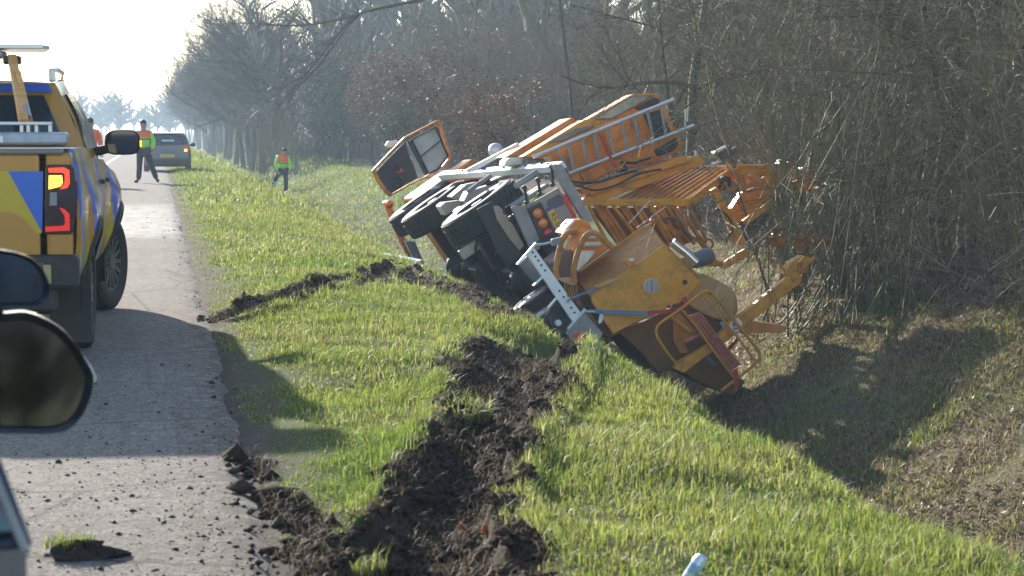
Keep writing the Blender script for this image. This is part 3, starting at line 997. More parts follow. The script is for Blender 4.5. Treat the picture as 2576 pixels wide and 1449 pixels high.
# a long bare limb reaching out of the wood high over the field
DL = 60.0
base = Vector((11.6, 60.5, 0.2))
def limb(pts, r0, r1, lv):
    P = [at_depth(x, y, DL) - base for x, y in pts]
    return [(P[i], P[i + 1], r0 + (r1 - r0) * i / (len(P) - 1), r0 + (r1 - r0) * (i + 1) / (len(P) - 1), lv) for i in range(len(P) - 1)]
ls = [(Vector((0, 0, 0)), Vector((-.15, 0, 2.5)), .05, .048, 0), (Vector((-.15, 0, 2.5)), at_depth(1400, -70, DL) - base, .048, .045, 0)]
L1 = limb([(1400, -70), (1180, -40), (1060, 0), (934, 26), (850, 50), (780, 62), (726, 66), (670, 61), (629, 58), (558, 60)], .055, .010, 1)
L2 = limb([(930, 25), (888, 42), (840, 100), (800, 150), (745, 215), (700, 269)], .035, .008, 2)
L3 = limb([(905, 35), (880, 60), (840, 115), (812, 155), (760, 210), (718, 262)], .035, .008, 2)
L4 = limb([(780, 62), (735, 30), (700, 12), (672, -8)], .03, .008, 2) + limb([(700, 12), (668, 35)], .014, .006, 2)
ls += L1 + L2 + L3 + L4
rl = random.Random(9)
for s_ in L1 + L2 + L3:
    for k in range(5):
        p = s_[0].lerp(s_[1], rl.random()); d = Vector((rl.gauss(-.4, .6), rl.gauss(0, .6), rl.gauss(.1, .7))).normalized() * rl.uniform(.3, 1.1)
        q = p + d; ls.append((p, q, .010, .006, 3)); ls.append((q, q + (d + Vector((rl.gauss(0, .3), rl.gauss(0, .3), .2))) * .6, .006, .003, 3))
tree_kind('limb', ls, (0.12, 0.10, 0.075), 61, split=1)
place_tree('limb', 'leaning_tree', base.x, base.y, 0, 1.0, 'dark tree stretching one long bare limb out over the field', None, 'tree', z=base.z + .05)

# long boughs arching out of the wood over the wreck
base = at_depth(2440, 620, 27.5); base.z = gz(base.x, base.y)
bl = []
rl = random.Random(19)
def bough(pts, d0, d1, r0, r1, twigs):
    n = len(pts)
    P = [at_depth(x, y, d0 + (d1 - d0) * i / (n - 1)) - base for i, (x, y) in enumerate(pts)]
    Q = []
    for i in range(n - 1):
        for k in range(4):
            Q.append(P[i].lerp(P[i + 1], k / 4) + Vector((rl.gauss(0, .012), rl.gauss(0, .02), rl.gauss(0, .012))))
    Q.append(P[-1])
    for i in range(len(Q) - 1):
        a, b = r0 + (r1 - r0) * i / len(Q), r0 + (r1 - r0) * (i + 1) / len(Q)
        bl.append((Q[i], Q[i + 1], a, b, 1))
        for k in range(twigs):
            d = ((Q[i + 1] - Q[i]).normalized() + Vector((rl.gauss(0, .6), rl.gauss(0, .6), rl.gauss(.05, .6)))).normalized() * rl.uniform(.12, .5)
            p = Q[i].lerp(Q[i + 1], rl.random()); q = p + d
            bl.append((p, q, .0045, .003, 2)); bl.append((q, q + (d + Vector((rl.gauss(0, .15), rl.gauss(0, .15), rl.gauss(0, .15)))) * .7, .003, .0018, 2))
bl.append((Vector((0, 0, -.1)), at_depth(2440, 330, 27.5) - base, .06, .05, 0))
bl.append((at_depth(2440, 330, 27.5) - base, at_depth(2470, 60, 27.8) - base, .05, .04, 0))
bl.append((at_depth(2470, 60, 27.8) - base, at_depth(2490, -140, 28) - base, .04, .03, 0))
for pts, d0, d1, r0 in (
    ([(2470, 60), (2300, 120), (2150, 230), (2010, 400), (1900, 540), (1800, 700)], 27.5, 25.0, .016),
    ([(2455, 200), (2250, 190), (1945, 166), (1812, 206), (1690, 297), (1600, 370)], 27.5, 27.0, .018),
    ([(2460, 150), (2260, 170), (2060, 235), (1880, 270), (1740, 330)], 27.5, 27.2, .014),
    ([(2480, 0), (2200, -40), (1900, -40), (1760, 10), (1672, 94), (1590, 190), (1500, 300)], 27.8, 28.0, .014),
    ([(2440, 330), (2330, 380), (2200, 420), (2050, 520), (1930, 600), (1850, 690)], 27.5, 25.5, .013),
    ([(2450, 260), (2320, 290), (2150, 390), (2040, 500), (1960, 640), (1930, 740)], 27.5, 25.5, .013),
    ([(2470, 80), (2330, 60), (2180, 130), (2080, 280), (2030, 420), (2010, 560)], 27.5, 26.0, .012),
    ([(2440, 380), (2250, 420), (2080, 440), (1900, 480), (1760, 520), (1640, 560)], 27.5, 25.6, .012),
    ([(2440, 450), (2300, 480), (2150, 540), (2000, 560), (1850, 640)], 27.5, 25.6, .011),
    ([(2460, 120), (2520, 40), (2600, 20), (2700, 60)], 27.5, 26.0, .014),
    ([(2445, 280), (2520, 240), (2600, 260), (2680, 340)], 27.5, 26.0, .013)):
    bough(pts, d0, d1, r0, .0045, 3)
tree_kind('bough', bl, (0.17, 0.148, 0.088), 71, split=1, thin=.004)
place_tree('bough', 'overhanging_tree', base.x, base.y, 0, 1.0, 'thin tree whose long twiggy boughs arch over the wrecked yellow frame', None, 'tree', z=base.z + .05)
# brush at the foot of the roadside trees
yb = 118.0
while yb < 330:
    place_tree('shrub%d' % rr.randrange(4), 'hedge_bush', 7.6 + rr.uniform(-.8, 2.2), yb, rr.uniform(0, 6.28), rr.uniform(.7, 1.15), 'bare bush filling the gaps between the roadside trunks', 'bare bushes under the roadside trees', 'bush')
    yb += 5.5 + (yb - 118) * .03

# the thicket and the deeper wood read as one mass
rng = np.random.default_rng(77)
def thicket():
    n = 22000
    y = 20 + 135 * rng.random(n) ** 2.0
    we = np.array([wood_edge(v) for v in y])
    x = we - 0.4 + np.abs(rng.normal(0, 3.0, n))
    k = x < 0.47 * y + 3
    x, y = x[k], y[k]; n = len(x)
    z = ground_z(x, y, False) - 0.05
    p = np.stack([x, y, z], 1)
    h = rng.lognormal(math.log(0.55), 0.55, n) * (1 + y * 0.006)
    d = np.stack([rng.normal(0, .6, n), rng.normal(0, .6, n), np.ones(n)], 1); d /= np.linalg.norm(d, axis=1)[:, None]
    A, Bq, R0, R1 = [], [], [], []
    w = rng.uniform(0.0025, 0.006, n) * (1 + y * 0.012)
    for s in range(4):
        q = p + d * (h * 0.3)[:, None]
        A.append(p); Bq.append(q); R0.append(w * (1 - s * .2)); R1.append(w * (1 - (s + 1) * .2))
        d = d + rng.normal(0, .32, (n, 3)) + np.array([0, 0, -0.12]); d /= np.linalg.norm(d, axis=1)[:, None]
        p = q
    c = np.array([0.16, 0.115, 0.078])[None] * rng.uniform(0.5, 1.5, (n, 1))
    c = np.concatenate([c] * 4)
    return np.concatenate(A), np.concatenate(Bq), np.concatenate(R0), np.concatenate(R1), c
P0, P1, R0, R1, c = thicket()
V, F, T = seg_mesh(P0, P1, R0, R1, c, rng, 1.0)
tag(np_mesh('undergrowth', V, F, BARK, T), 'tangled brown undergrowth of brambles below the wood', 'undergrowth', kind='stuff')

def tangle():
    n = 13000
    y = 20 + 42 * rng.random(n) ** 1.4
    we = np.array([wood_edge(v) for v in y])
    x = we - 0.5 + np.abs(rng.normal(0, 2.4, n))
    k = x < 0.47 * y + 2.5
    x, y = x[k], y[k]; n = len(x)
    z = ground_z(x, y, False) + rng.random(n) ** 1.2 * 4.2
    p = np.stack([x, y, z], 1)
    d = np.stack([rng.normal(-.25, .75, n), rng.normal(0, .5, n), rng.normal(.35, .55, n)], 1); d /= np.linalg.norm(d, axis=1)[:, None]
    h = rng.lognormal(math.log(0.95), 0.45, n)
    w = rng.uniform(0.0022, 0.0055, n)
    A, Bq, R0, R1 = [], [], [], []
    for s in range(6):
        q = p + d * (h / 6)[:, None]
        A.append(p); Bq.append(q); R0.append(w * (1 - s * .14)); R1.append(w * (1 - (s + 1) * .14))
        d = d + rng.normal(0, .16, (n, 3)) + np.array([0, 0, -0.10]); d /= np.linalg.norm(d, axis=1)[:, None]
        p = q
    c = np.where(rng.random((n, 1)) < .5, np.array([[0.26, 0.205, 0.13]]), np.array([[0.18, 0.155, 0.08]])) * rng.uniform(0.5, 1.5, (n, 1))
    return np.concatenate(A), np.concatenate(Bq), np.concatenate(R0), np.concatenate(R1), np.concatenate([c] * 6)
P0, P1, R0, R1, c = tangle()
V, F, T = seg_mesh(P0, P1, R0, R1, c, rng, 1.0)
tag(np_mesh('twig_tangle', V, F, BARK, T), 'pale tangle of fine arching twigs along the front of the wood', 'twigs', kind='stuff')

def deep_wood(n_trees, gen_xy, keys, scale, take, fat, rngs, col=1.0, thin=0.13, grow_far=0.0):
    VV, FF, TT, off = [], [], [], 0
    for i in range(n_trees):
        x, y = gen_xy(i)
        P0, P1, R0, R1, LV, c = TREES[keys[i % len(keys)]][1]
        s = scale * rngs.uniform(0.75, 1.35) * (1 + min(max(0, y - 40), 160) / 160 * grow_far)
        k = rngs.random(len(P0)) < np.where(LV <= 1, 1.0, take)
        a = rngs.uniform(0, 6.28); ca, sa = math.cos(a), math.sin(a)
        R = np.array([[ca, -sa, 0], [sa, ca, 0], [0, 0, 1]]) * s
        f = np.where(LV[k] >= 1, fat, 1.2) * s
        b = np.array([x, y, -0.1])
        V, F, T = seg_mesh(P0[k] @ R.T + b, P1[k] @ R.T + b, R0[k] * f, R1[k] * f, c[k] * col, rngs, thin)
        VV.append(V); FF.append(F + off); TT.append(T); off += len(V)
    return np.concatenate(VV), np.concatenate(FF), np.concatenate(TT)
def gx(i):
    if i < 14:      # the wood goes on behind the photographer and across the road
        return (rng.uniform(7, 16) if i % 3 else rng.uniform(-22, -13)), rng.uniform(-48, -16)
    while True:
        y = 30 + 190 * rng.random()
        x = wood_edge(y) + 3.0 + rng.random() ** 1.3 * 26
        if x < 0.47 * y + 5: return x, y
V, F, T = deep_wood(108, gx, ['slim0', 'shrub1', 'slim1', 'shrub2', 'slim2'], 1.35, 0.08, 6.0, rng, 0.9, 0.13, 0.7)
tag(np_mesh('deep_wood', V, F, BARK, T), 'dense bare wood filling the background behind the wood edge', 'wood', kind='stuff')
def gx2(i):
    y = rng.uniform(520, 760)
    return rng.uniform(-28, 30), y
V, F, T = deep_wood(44, gx2, ['row0', 'row1', 'row2'], 1.1, 0.045, 2.4, rng, 1.0, 9.0)
tag(np_mesh('distant_wood', V, F, BARK, T), 'pale hazy wood far down the road on the horizon', 'wood', kind='stuff')
# ================================================================== the overturned lorry
def frame(axis_px, roll_deg, anchor_world, anchor_local):
    f = ray(*axis_px).normalized()
    r0 = f.cross(Vector((0, 0, 1))).normalized()
    u0 = r0.cross(f)
    a = math.radians(roll_deg)
    r = r0 * math.cos(a) - u0 * math.sin(a)
    u = r0 * math.sin(a) + u0 * math.cos(a)
    R = Matrix((r, f, u)).transposed()
    o = anchor_world - R @ Vector(anchor_local)
    return Matrix.Translation(o) @ R.to_4x4()

class Rig:
    """local frame of a vehicle (x right, y forward, z up) that reads photo pixels on its own planes"""
    def __init__(self, M):
        self.M = M; self.I = M.inverted()
        self.c = self.I @ CAM
    def d(self, px):
        return self.I.to_3x3() @ ray(*px)
    def y(self, px, y):
        d = self.d(px); return self.c + d * ((y - self.c.y) / d.y)
    def x(self, px, x):
        d = self.d(px); return self.c + d * ((x - self.c.x) / d.x)
    def z(self, px, z):
        d = self.d(px); return self.c + d * ((z - self.c.z) / d.z)
    def poly(self, pts, y):
        return [self.y(p, y) for p in pts]

ORANGE = mat('machine_orange', (0.74, 0.222, 0.008), 0.42, var=0.14, scale=2.5, dirt=0.75, dirt_col=(0.13, 0.07, 0.03), dirt_scale=4.5, bump=0.05, bump_scale=8, streak=0.5, dent=0.35)
YELLOW = mat('machine_yellow', (0.70, 0.285, 0.009), 0.45, var=0.14, scale=3, dirt=0.6, dirt_col=(0.14, 0.08, 0.035), dirt_scale=5.0, bump=0.05, bump_scale=8, streak=0.5, dent=0.35)
RUSTY = mat('worn_orange', (0.50, 0.20, 0.035), 0.62, var=0.2, scale=5, dirt=0.75, dirt_col=(0.14, 0.07, 0.03), dirt_scale=4, bump=0.05, streak=0.7, dent=0.4)
TAN = mat('tan_sheet', (0.50, 0.30, 0.12), 0.5, var=0.12, scale=3, dirt=0.4, dirt_scale=4)
GREYP = mat('grey_paint', (0.30, 0.29, 0.27), 0.5, var=0.12, scale=4, dirt=0.6, dirt_col=(0.13, 0.10, 0.075), dirt_scale=5)
ALU = mat('galvanised', (0.62, 0.62, 0.62), 0.38, metal=0.55, var=0.12, scale=8, dirt=0.35, dirt_col=(0.2, 0.17, 0.13), dirt_scale=9)
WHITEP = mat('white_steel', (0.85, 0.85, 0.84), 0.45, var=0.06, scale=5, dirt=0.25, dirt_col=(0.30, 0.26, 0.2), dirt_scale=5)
BLACKM = mat('chassis_black', (0.022, 0.022, 0.024), 0.55, var=0.3, scale=6, dirt=0.55, dirt_col=(0.06, 0.048, 0.036), dirt_scale=5, bump=0.15, bump_scale=30)
RUBBER = mat('tyre_rubber', (0.018, 0.018, 0.020), 0.72, var=0.25, scale=8, dirt=0.55, dirt_col=(0.065, 0.055, 0.045), dirt_scale=6, bump=0.15, bump_scale=60)
FLAP = mat('mudguard_plastic', (0.018, 0.019, 0.022), 0.5, var=0.2, scale=5, dirt=0.5, dirt_col=(0.055, 0.047, 0.038), dirt_scale=4)
CHROME = mat('bright_steel', (0.75, 0.76, 0.78), 0.2, metal=1.0, var=0.05)
GLASS = mat('dark_glass', (0.02, 0.026, 0.03), 0.06, var=0.1, spec=0.8, coat=0.5)
DIRTYG = mat('dusty_glass', (0.42, 0.42, 0.40), 0.35, var=0.25, scale=3, dirt=0.5, dirt_col=(0.22, 0.21, 0.18), dirt_scale=5, alpha=0.8)
REDL = mat('red_lens', (0.50, 0.02, 0.015), 0.18, var=0.1, coat=0.6)
ORL = mat('amber_lens', (0.75, 0.20, 0.015), 0.18, var=0.1, coat=0.6)
REDP = mat('red_reflector', (0.75, 0.03, 0.02), 0.35, var=0.08, emit=None)
PLATE = mat('plate_yellow', (0.80, 0.47, 0.02), 0.4, var=0.06)
INKB = mat('plate_black', (0.012, 0.012, 0.012), 0.5)
BLUEB = mat('blue_band', (0.02, 0.07, 0.32), 0.4)
WHITEL = mat('white_print', (0.75, 0.75, 0.73), 0.5, var=0.05)
STRAPR = mat('red_strap', (0.42, 0.035, 0.03), 0.75, var=0.2, scale=14)
STRAPB = mat('blue_strap', (0.10, 0.20, 0.32), 0.75, var=0.2, scale=14)
PINKS = mat('faded_strap', (0.42, 0.13, 0.085), 0.8, var=0.25, scale=10)
INSIDE = mat('door_lining', (0.045, 0.038, 0.034), 0.6, var=0.15, scale=4, dirt=0.3)

def smooth_px(pts, n=5):
    out = []
    P = [pts[0]] + list(pts) + [pts[-1]]
    for i in range(1, len(P) - 2):
        for k in range(n):
            t = k / n
            a, b, c, d = P[i - 1], P[i], P[i + 1], P[i + 2]
            out.append(tuple(0.5 * (2 * b[j] + (c[j] - a[j]) * t + (2 * a[j] - 5 * b[j] + 4 * c[j] - d[j]) * t * t + (3 * b[j] - a[j] - 3 * c[j] + d[j]) * t ** 3) for j in (0, 1)))
    out.append(tuple(pts[-1]))
    return out

def tyre(parent, c, r, w, side, rim_r, rim_mat, treads=26, m=RUBBER, axis=(1, 0, 0), alloy=False):
    """wheel = tyre (> tread ring geometry) and rim; axis is the outward axle direction"""
    ax = Vector(axis).normalized()
    e = MB()
    h = w / 2
    e.lathe([(rim_r, -h * .80), (rim_r * 1.06, -h * .95), (r * .86, -h), (r * .955, -h * .92), (r * .99, -h * .72), (r, -h * .4), (r, h * .4), (r * .99, h * .72), (r * .955, h * .92), (r * .86, h), (rim_r * 1.06, h * .95), (rim_r, h * .80)], c, ax, 44)
    # raised tread blocks
    u = Vector((0, 0, 1)) if abs(ax.z) < .9 else Vector((1, 0, 0))
    s = ax.cross(u).normalized(); t = ax.cross(s)
    for k in range(treads):
        for row, ph in ((-.62, 0), (-.2, .5), (.22, 0), (.64, .5)):
            a = 2 * math.pi * (k + ph) / treads
            d = s * math.cos(a) + t * math.sin(a); g = ax.cross(d)
            R = Matrix((ax, g, d)).transposed()
            e.box(Vector(c) + d * (r * (0.998 if abs(row) < .5 else .985)) + ax * (row * h), (h * .38, 2 * math.pi * r / treads * .80, 0.014 if r > .45 else 0.010), R)
    wh = empty('wheel'); wh.parent = parent
    e.build('tyre', m, wh, smooth=True, angle=50)
    q = MB()
    o = h * .55
    q.lathe([(rim_r * 1.02, -h * .8), (rim_r * 1.02, h * .82), (rim_r * .93, h * .84), (rim_r * .9, o), (rim_r * .55, o * .55), (rim_r * .3, o * .6), (rim_r * .28, h * .9), (0.001, h * .92)], c, ax, 36)
    q.lathe([(0.001, -h * .3), (rim_r * 1.0, -h * .3)], c, ax, 24)
    if alloy:
        for k in range(14):
            a = 2 * math.pi * k / 14
            d = s * math.cos(a) + t * math.sin(a)
            q.bar(Vector(c) + d * rim_r * .3 + ax * (h * .72), Vector(c) + d * rim_r * .93 + ax * (h * .78), rim_r * .13, rim_r * .1, up=ax)
    else:
        for k in range(10):
            a = 2 * math.pi * k / 10
            d = s * math.cos(a) + t * math.sin(a)
            q.cyl(Vector(c) + d * rim_r * .42 + ax * (o * .6), Vector(c) + d * rim_r * .42 + ax * (o * .95), rim_r * .045, 6)
    q.build('rim', rim_mat, wh, smooth=True)
    return wh

TK = Rig(frame((300, 470), 56, at_depth(1117, 562, 29.0), (-1.25, 0.0, 0.06)))
truck = empty('overturned_truck', TK.M, 'orange and grey lorry with boom lying on its side in the ditch', 'truck')
AX = [0.0, 4.2, 5.75]
RIMW = mat('truck_rim', (0.06, 0.058, 0.055), 0.6, metal=0.1, dirt=0.6, dirt_scale=6)
for k, y in enumerate(AX):
    r = 0.575
    for sx in (-1, 1):
        tyre(truck, (sx * 1.07, y, r), r, 0.37, sx, 0.29, RIMW, treads=30, axis=(sx, 0, 0))
# axles, chassis rails and driveline
for y in AX:
    e = MB(); e.cyl((-.95, y, .53), (.95, y, .53), .085, 12)
    e.sphere((0, y, .53), .22, 14, 9); e.build('axle', BLACKM, truck, smooth=True)
    for sx in (-1, 1):
        MB().box((sx * .52, y, .72), (.10, 1.2, .10)).build('leaf_spring', BLACKM, truck, bevel=.01)
for sx in (-1, 1):
    MB().box((sx * .42, 3.0, .95), (.09, 8.2, .28)).build('chassis_rail', BLACKM, truck, bevel=.01)
for y in (-.95, .9, 2.2, 3.4, 6.6):
    MB().box((0, y, .95), (.80, .10, .22)).build('cross_member', BLACKM, truck)
MB().cyl((0, .2, .62), (0, 4.1, .68), .06, 10).build('drive_shaft', BLACKM, truck, smooth=True)
MB().box((-.86, 2.1, .78), (.42, 1.3, .46)).build('fuel_tank', ALU, truck, bevel=.05)
MB().box((.86, 2.1, .78), (.42, 1.3, .46)).build('tool_box', BLACKM, truck, bevel=.03)
# boxes and valves slung under the frame
e = MB()
for (x, y, z, a, b, c2) in ((-.62, .95, .55, .34, .3, .3), (-.3, 1.3, .6, .3, .4, .35), (.2, .9, .58, .4, .3, .3), (.1, 3.2, .62, .5, .7, .5), (-.45, 3.3, .5, .3, .5, .25)):
    MB().box((x, y, z), (a, b, c2)).build('underfloor_box', BLACKM, truck, bevel=.02)
e = MB()
for k in range(14):
    x = RNG.uniform(-.7, .7); y = RNG.uniform(-.8, 5); z = RNG.uniform(.45, .8)
    pts = [(x + RNG.normal(0, .06) , y + t * 1.2, z + RNG.normal(0, .05)) for t in (0, .3, .6, 1)]
    MB().tube(pts, .018, 6).build('air_hose', BLACKM, truck, smooth=True)
e = MB()
p = TK.y(Z6(865, 815), -.2)
e.box(p, (.14, .1, .26)).build('junction_box', mat('beige_box', (.45, .38, .29), .6), truck, bevel=.01)
MB().box((.05, 2.6, .84), (1.7, 6.6, .24)).build('light_block_plate', BLACKM, truck, bevel=.03)  # black plate added under the frame to block light showing through
MB().box((-.72, 2.6, .62), (.5, 2.0, .5)).build('air_tank', BLACKM, truck, bevel=.12)
MB().box((.35, -.35, .70), (1.1, .6, .4)).build('gear_case', BLACKM, truck, bevel=.08)
# mudguards and flaps behind the wheels
def guard(y, x0=-1.26, x1=-.92, rr=.64, a0=-25, a1=195, name='mudguard', mm=None):
    rows = []
    for k in range(19):
        a = math.radians(a0 + (a1 - a0) * k / 18)
        rows.append([(x0, y + rr * math.cos(a), .53 + rr * math.sin(a)), (x1, y + rr * math.cos(a), .53 + rr * math.sin(a))])
    o = MB().grid(rows).build(name, mm or FLAP, truck, smooth=True)
    s = o.modifiers.new('solid', 'SOLIDIFY'); s.thickness = .02
for y in AX:
    for sx in (1,):
        guard(y, sx * 1.27 if sx < 0 else .9, -.9 if sx < 0 else 1.27)
tan_strip = mat('sandy_plastic', (.40, .32, .23), .6, dirt=.5, dirt_scale=6)
e = MB(); e.prism(TK.poly([Z3(1062, 1122), Z3(1200, 1045), Z3(1375, 1330), Z3(1480, 1560), Z3(1330, 1640), Z3(1240, 1500)], -.72), (0, .03, 0)).build('mud_flap', FLAP, truck, bevel=.008)
e = MB(); e.prism(TK.poly([Z3(1207, 1098), Z3(1250, 1088), Z3(1300, 1130), Z3(1400, 1280), Z3(1490, 1450), Z3(1450, 1500), Z3(1360, 1400), Z3(1240, 1215)], -.80), (0, .05, 0)).build('flap_lip', tan_strip, truck, bevel=.012)
# light panel at the tail
YT = -.98
e = MB(); e.prism(TK.poly([Z3(1370, 1105), Z3(1400, 1085), Z3(1500, 1092), Z3(1660, 1460), Z3(1600, 1500), Z3(1540, 1470)], YT), (0, .10, 0)).build('end_post', GREYP, truck, bevel=.012)
e = MB(); e.prism(TK.poly([Z3(1500, 1092), Z3(1650, 1010), Z3(1795, 925), Z3(1975, 1230), Z3(1840, 1400), Z3(1740, 1500), Z3(1660, 1460)], YT + .06), (0, .06, 0)).build('tail_plate', mat('dull_plate', (.33, .28, .24), .5, dirt=.5, dirt_scale=5), truck, bevel=.008)
lampb = MB().prism(TK.poly([Z3(1515, 1120), Z3(1640, 1058), Z3(1775, 1340), Z3(1680, 1430), Z3(1640, 1400)], YT + .01), (0, .05, 0)).build('lamp_board', BLACKM, truck, bevel=.008)
for (x, y, mm) in ((1613, 1160, ORL), (1660, 1250, ORL), (1710, 1338, REDL)):
    p = TK.y(Z3(x, y), YT)
    MB().lathe([(.001, -.035), (.035, -.032), (.058, -.018), (.066, 0), (.066, .015)], p, (0, 1, 0), 24).build('tail_lamp', mm, lampb, smooth=True)
pp = TK.poly([Z3(1700, 1150), Z3(1752, 1118), Z3(1895, 1390), Z3(1840, 1425)], YT + .045)
pl_o = MB().prism(pp, (0, .012, 0)).build('number_plate', PLATE, truck)
MB().prism(TK.poly([Z3(1685, 1118), Z3(1736, 1088), Z3(1752, 1117), Z3(1700, 1149)], YT + .046), (0, .012, 0)).build('plate_band', BLUEB, pl_o)
pc = (pp[0] + pp[1] + pp[2] + pp[3]) / 4
tdir = ((pp[3] + pp[2]) - (pp[0] + pp[1])).normalized()
tup = tdir.cross(Vector((0, 1, 0))).normalized()
if tup.dot(pp[1] - pp[0]) < 0: tup = -tup
Mt = Matrix((tdir, tup, tdir.cross(tup))).transposed().to_4x4()
Mt.translation = pc + Vector((0, -.004, 0))
ptxt = text_obj('plate_text', 'RS-SR-90', .098, INKB, pl_o, Mt, .002)
MB().prism(TK.poly([Z3(1828, 1002), Z3(1872, 985), Z3(1968, 1195), Z3(1945, 1216)], YT + .03), (0, .03, 0)).build('red_marker', REDP, truck, bevel=.004)
MB().prism(TK.poly([Z3(1690, 1090), Z3(1700, 1040), Z3(1800, 985), Z3(1830, 1010), Z3(1850, 1080), Z3(1760, 1118)], YT + .05), (0, .03, 0)).build('blue_marker', mat('blue_red', (.08, .06, .10), .4), truck, bevel=.004)
# grey cross beam, long pale side rail, clamps with chains
MB().prism(TK.poly([Z4(398, 728), Z4(440, 712), Z4(505, 718), Z4(790, 1225), Z4(705, 1245)], YT - .04), (0, .14, 0)).build('cross_beam', GREYP, truck, bevel=.014)
a = TK.y(Z3(1825, 735), YT); b = TK.y(Z3(740, 818), 4.6)
e = MB(); e.bar(a, b, .12, .10, up=(1, 0, 0)); e.build('side_rail', WHITEP, truck, bevel=.012)
e = MB()
for t in (.08, .25, .42, .6, .78, .93):
    q = Vector(a).lerp(Vector(b), t); MB().cyl(q + Vector((-.07, 0, 0)), q + Vector((-.045, 0, 0)), .016, 8).build('rail_bolt', BLACKM, truck)
# pale platform decks below the rail
for (P, y0, mm, nm) in (
    ([Z3(830, 1010), Z3(960, 900), Z3(1160, 850), Z3(1330, 830), Z3(980, 960), Z3(940, 1040)], 2.6, GREYP, 'side_locker'),
    ([Z3(940, 1050), Z3(985, 960), Z3(1320, 860), Z3(1420, 880), Z3(1130, 990), Z3(960, 1060)], 1.9, GREYP, 'side_locker'),
    ([Z3(1200, 860), Z3(1330, 800), Z3(1420, 800), Z3(1280, 870)], 2.3, GREYP, 'side_locker'),
    ([Z3(725, 1095), Z3(770, 1060), Z3(920, 1040), Z3(910, 1090), Z3(780, 1185)], 3.0, mat('cream_box', (.55, .48, .37), .6, dirt=.4), 'battery_box')):
    MB().prism(TK.poly(P, y0), (0, .5, 0)).build(nm, mm, truck, bevel=.02)
for (x0, y0, x1, y1, r) in ((1215, 1028, 1640, 760, .035), (1270, 1010, 1700, 742, .03), (980, 960, 1180, 820, .03)):
    MB().cyl(TK.y(Z3(x0, y0), -.35), TK.y(Z3(x1, y1), -.1), r, 10).build('frame_pipe', GREYP, truck, smooth=True)
e = MB()
e.prism(TK.poly([Z3(1340, 1095), Z3(1500, 1010), Z3(1690, 890), Z3(1740, 900), Z3(1500, 1060), Z3(1400, 1095)], -.7), (0, .4, 0)).build('rear_sill', GREYP, truck, bevel=.015)
for (x, y, x2, y2) in ((1490, 930, 1510, 1060), (1610, 860, 1630, 985), (1735, 740, 1745, 900)):
    p = TK.y(Z3(x, y), YT + .02); q = TK.y(Z3(x2, y2), YT + .02)
    k = MB(); k.tube([p, p.lerp(q, .5) + Vector((0, -.03, 0)), q], .018, 8); k.box(p, (.07, .05, .05)); k.box(q, (.05, .04, .06))
    k.build('twist_lock', BLACKM, truck, smooth=True)
# front bumper strip, indicator, corrugated step
MB().prism(TK.poly([Z3(212, 1060), Z3(255, 1035), Z3(285, 1090), Z3(520, 1640), Z3(490, 1660), Z3(330, 1340)], 6.9), (0, .25, 0)).build('cab_corner', ORANGE, truck, bevel=.02)
MB().sphere(TK.y(Z3(268, 1075), 6.7), .07, 12, 8).build('front_indicator', ORL, truck, smooth=True)
st = [Z6(285, 735), Z6(375, 738), Z6(505, 1030), Z6(430, 1035)]
sp = TK.poly(st, 5.0)
stp = MB().prism(sp, (0, .12, 0)).build('step_board', GREYP, truck, bevel=.01)
for t in np.linspace(.06, .94, 13):
    p = sp[0].lerp(sp[3], t); q = sp[1].lerp(sp[2], t)
    MB().bar(p + Vector((0, -.005, 0)), q + Vector((0, -.005, 0)), .035, .03).build('tread_bar', GREYP, stp)
# cab: low forward cab, mostly hidden behind wheels and door
def cab_section(y, inset):
    return [(-1.24 + inset * .3, y, .62), (-1.25 + inset * .3, y, 1.35), (-1.18 + inset, y, 1.75), (1.18 - inset, y, 1.75), (1.25 - inset * .3, y, 1.35), (1.24 - inset * .3, y, .62)]
e = MB(); rows = [cab_section(6.2, 0), cab_section(7.2, 0), cab_section(7.9, .05), cab_section(8.15, .16)]
e.grid(rows, closed=True); e.add(rows[0], [tuple(range(5, -1, -1))]); e.add(rows[-1], [tuple(range(6))])
cabo = e.build('cab', ORANGE, truck, bevel=.04)
MB().box((0, 8.12, 1.45), (2.0, .05, .42)).build('windscreen', GLASS, cabo, bevel=.01)
MB().box((0, 8.16, .80), (2.4, .16, .26)).build('bumper', ALU, truck, bevel=.03)
# opened cab door seen from its inner side
YD = 6.35
door_out = [Z3(105, 775), Z3(250, 620), Z3(400, 468), Z3(560, 385), Z3(700, 312), Z3(722, 318), Z3(745, 360), Z3(790, 520), Z3(828, 630), Z3(822, 670), Z3(760, 740), Z3(600, 840), Z3(430, 920), Z3(270, 1012), Z3(225, 975), Z3(150, 870)]
win = [Z3(468, 492), Z3(685, 375), Z3(795, 640), Z3(700, 765), Z3(618, 800)]
vent = [Z3(415, 510), Z3(440, 505), Z3(515, 680), Z3(585, 808), Z3(530, 832), Z3(478, 690)]
dp = TK.poly(door_out, YD)
cen = sum(dp, Vector()) / len(dp)
inner = [cen + (p - cen) * .915 for p in dp]
def ring(outer, inn, y_out, y_in, th):
    e = MB(); n = len(outer)
    rows = [outer, inn, [p + Vector((0, th, 0)) for p in inn], [p + Vector((0, th, 0)) for p in outer], outer]
    return e.grid(rows, closed=True)
door = ring(dp, inner, 0, 0, .07).build('cab_door', ORANGE, truck, bevel=.012, fix=True)
lin = [Z3(150, 778), Z3(262, 655), Z3(405, 512), Z3(470, 690), Z3(528, 838), Z3(430, 890), Z3(275, 985), Z3(235, 955), Z3(165, 862)]
MB().prism(TK.poly(lin, YD + .01), (0, .05, 0)).build('lining', INSIDE, door, bevel=.02)
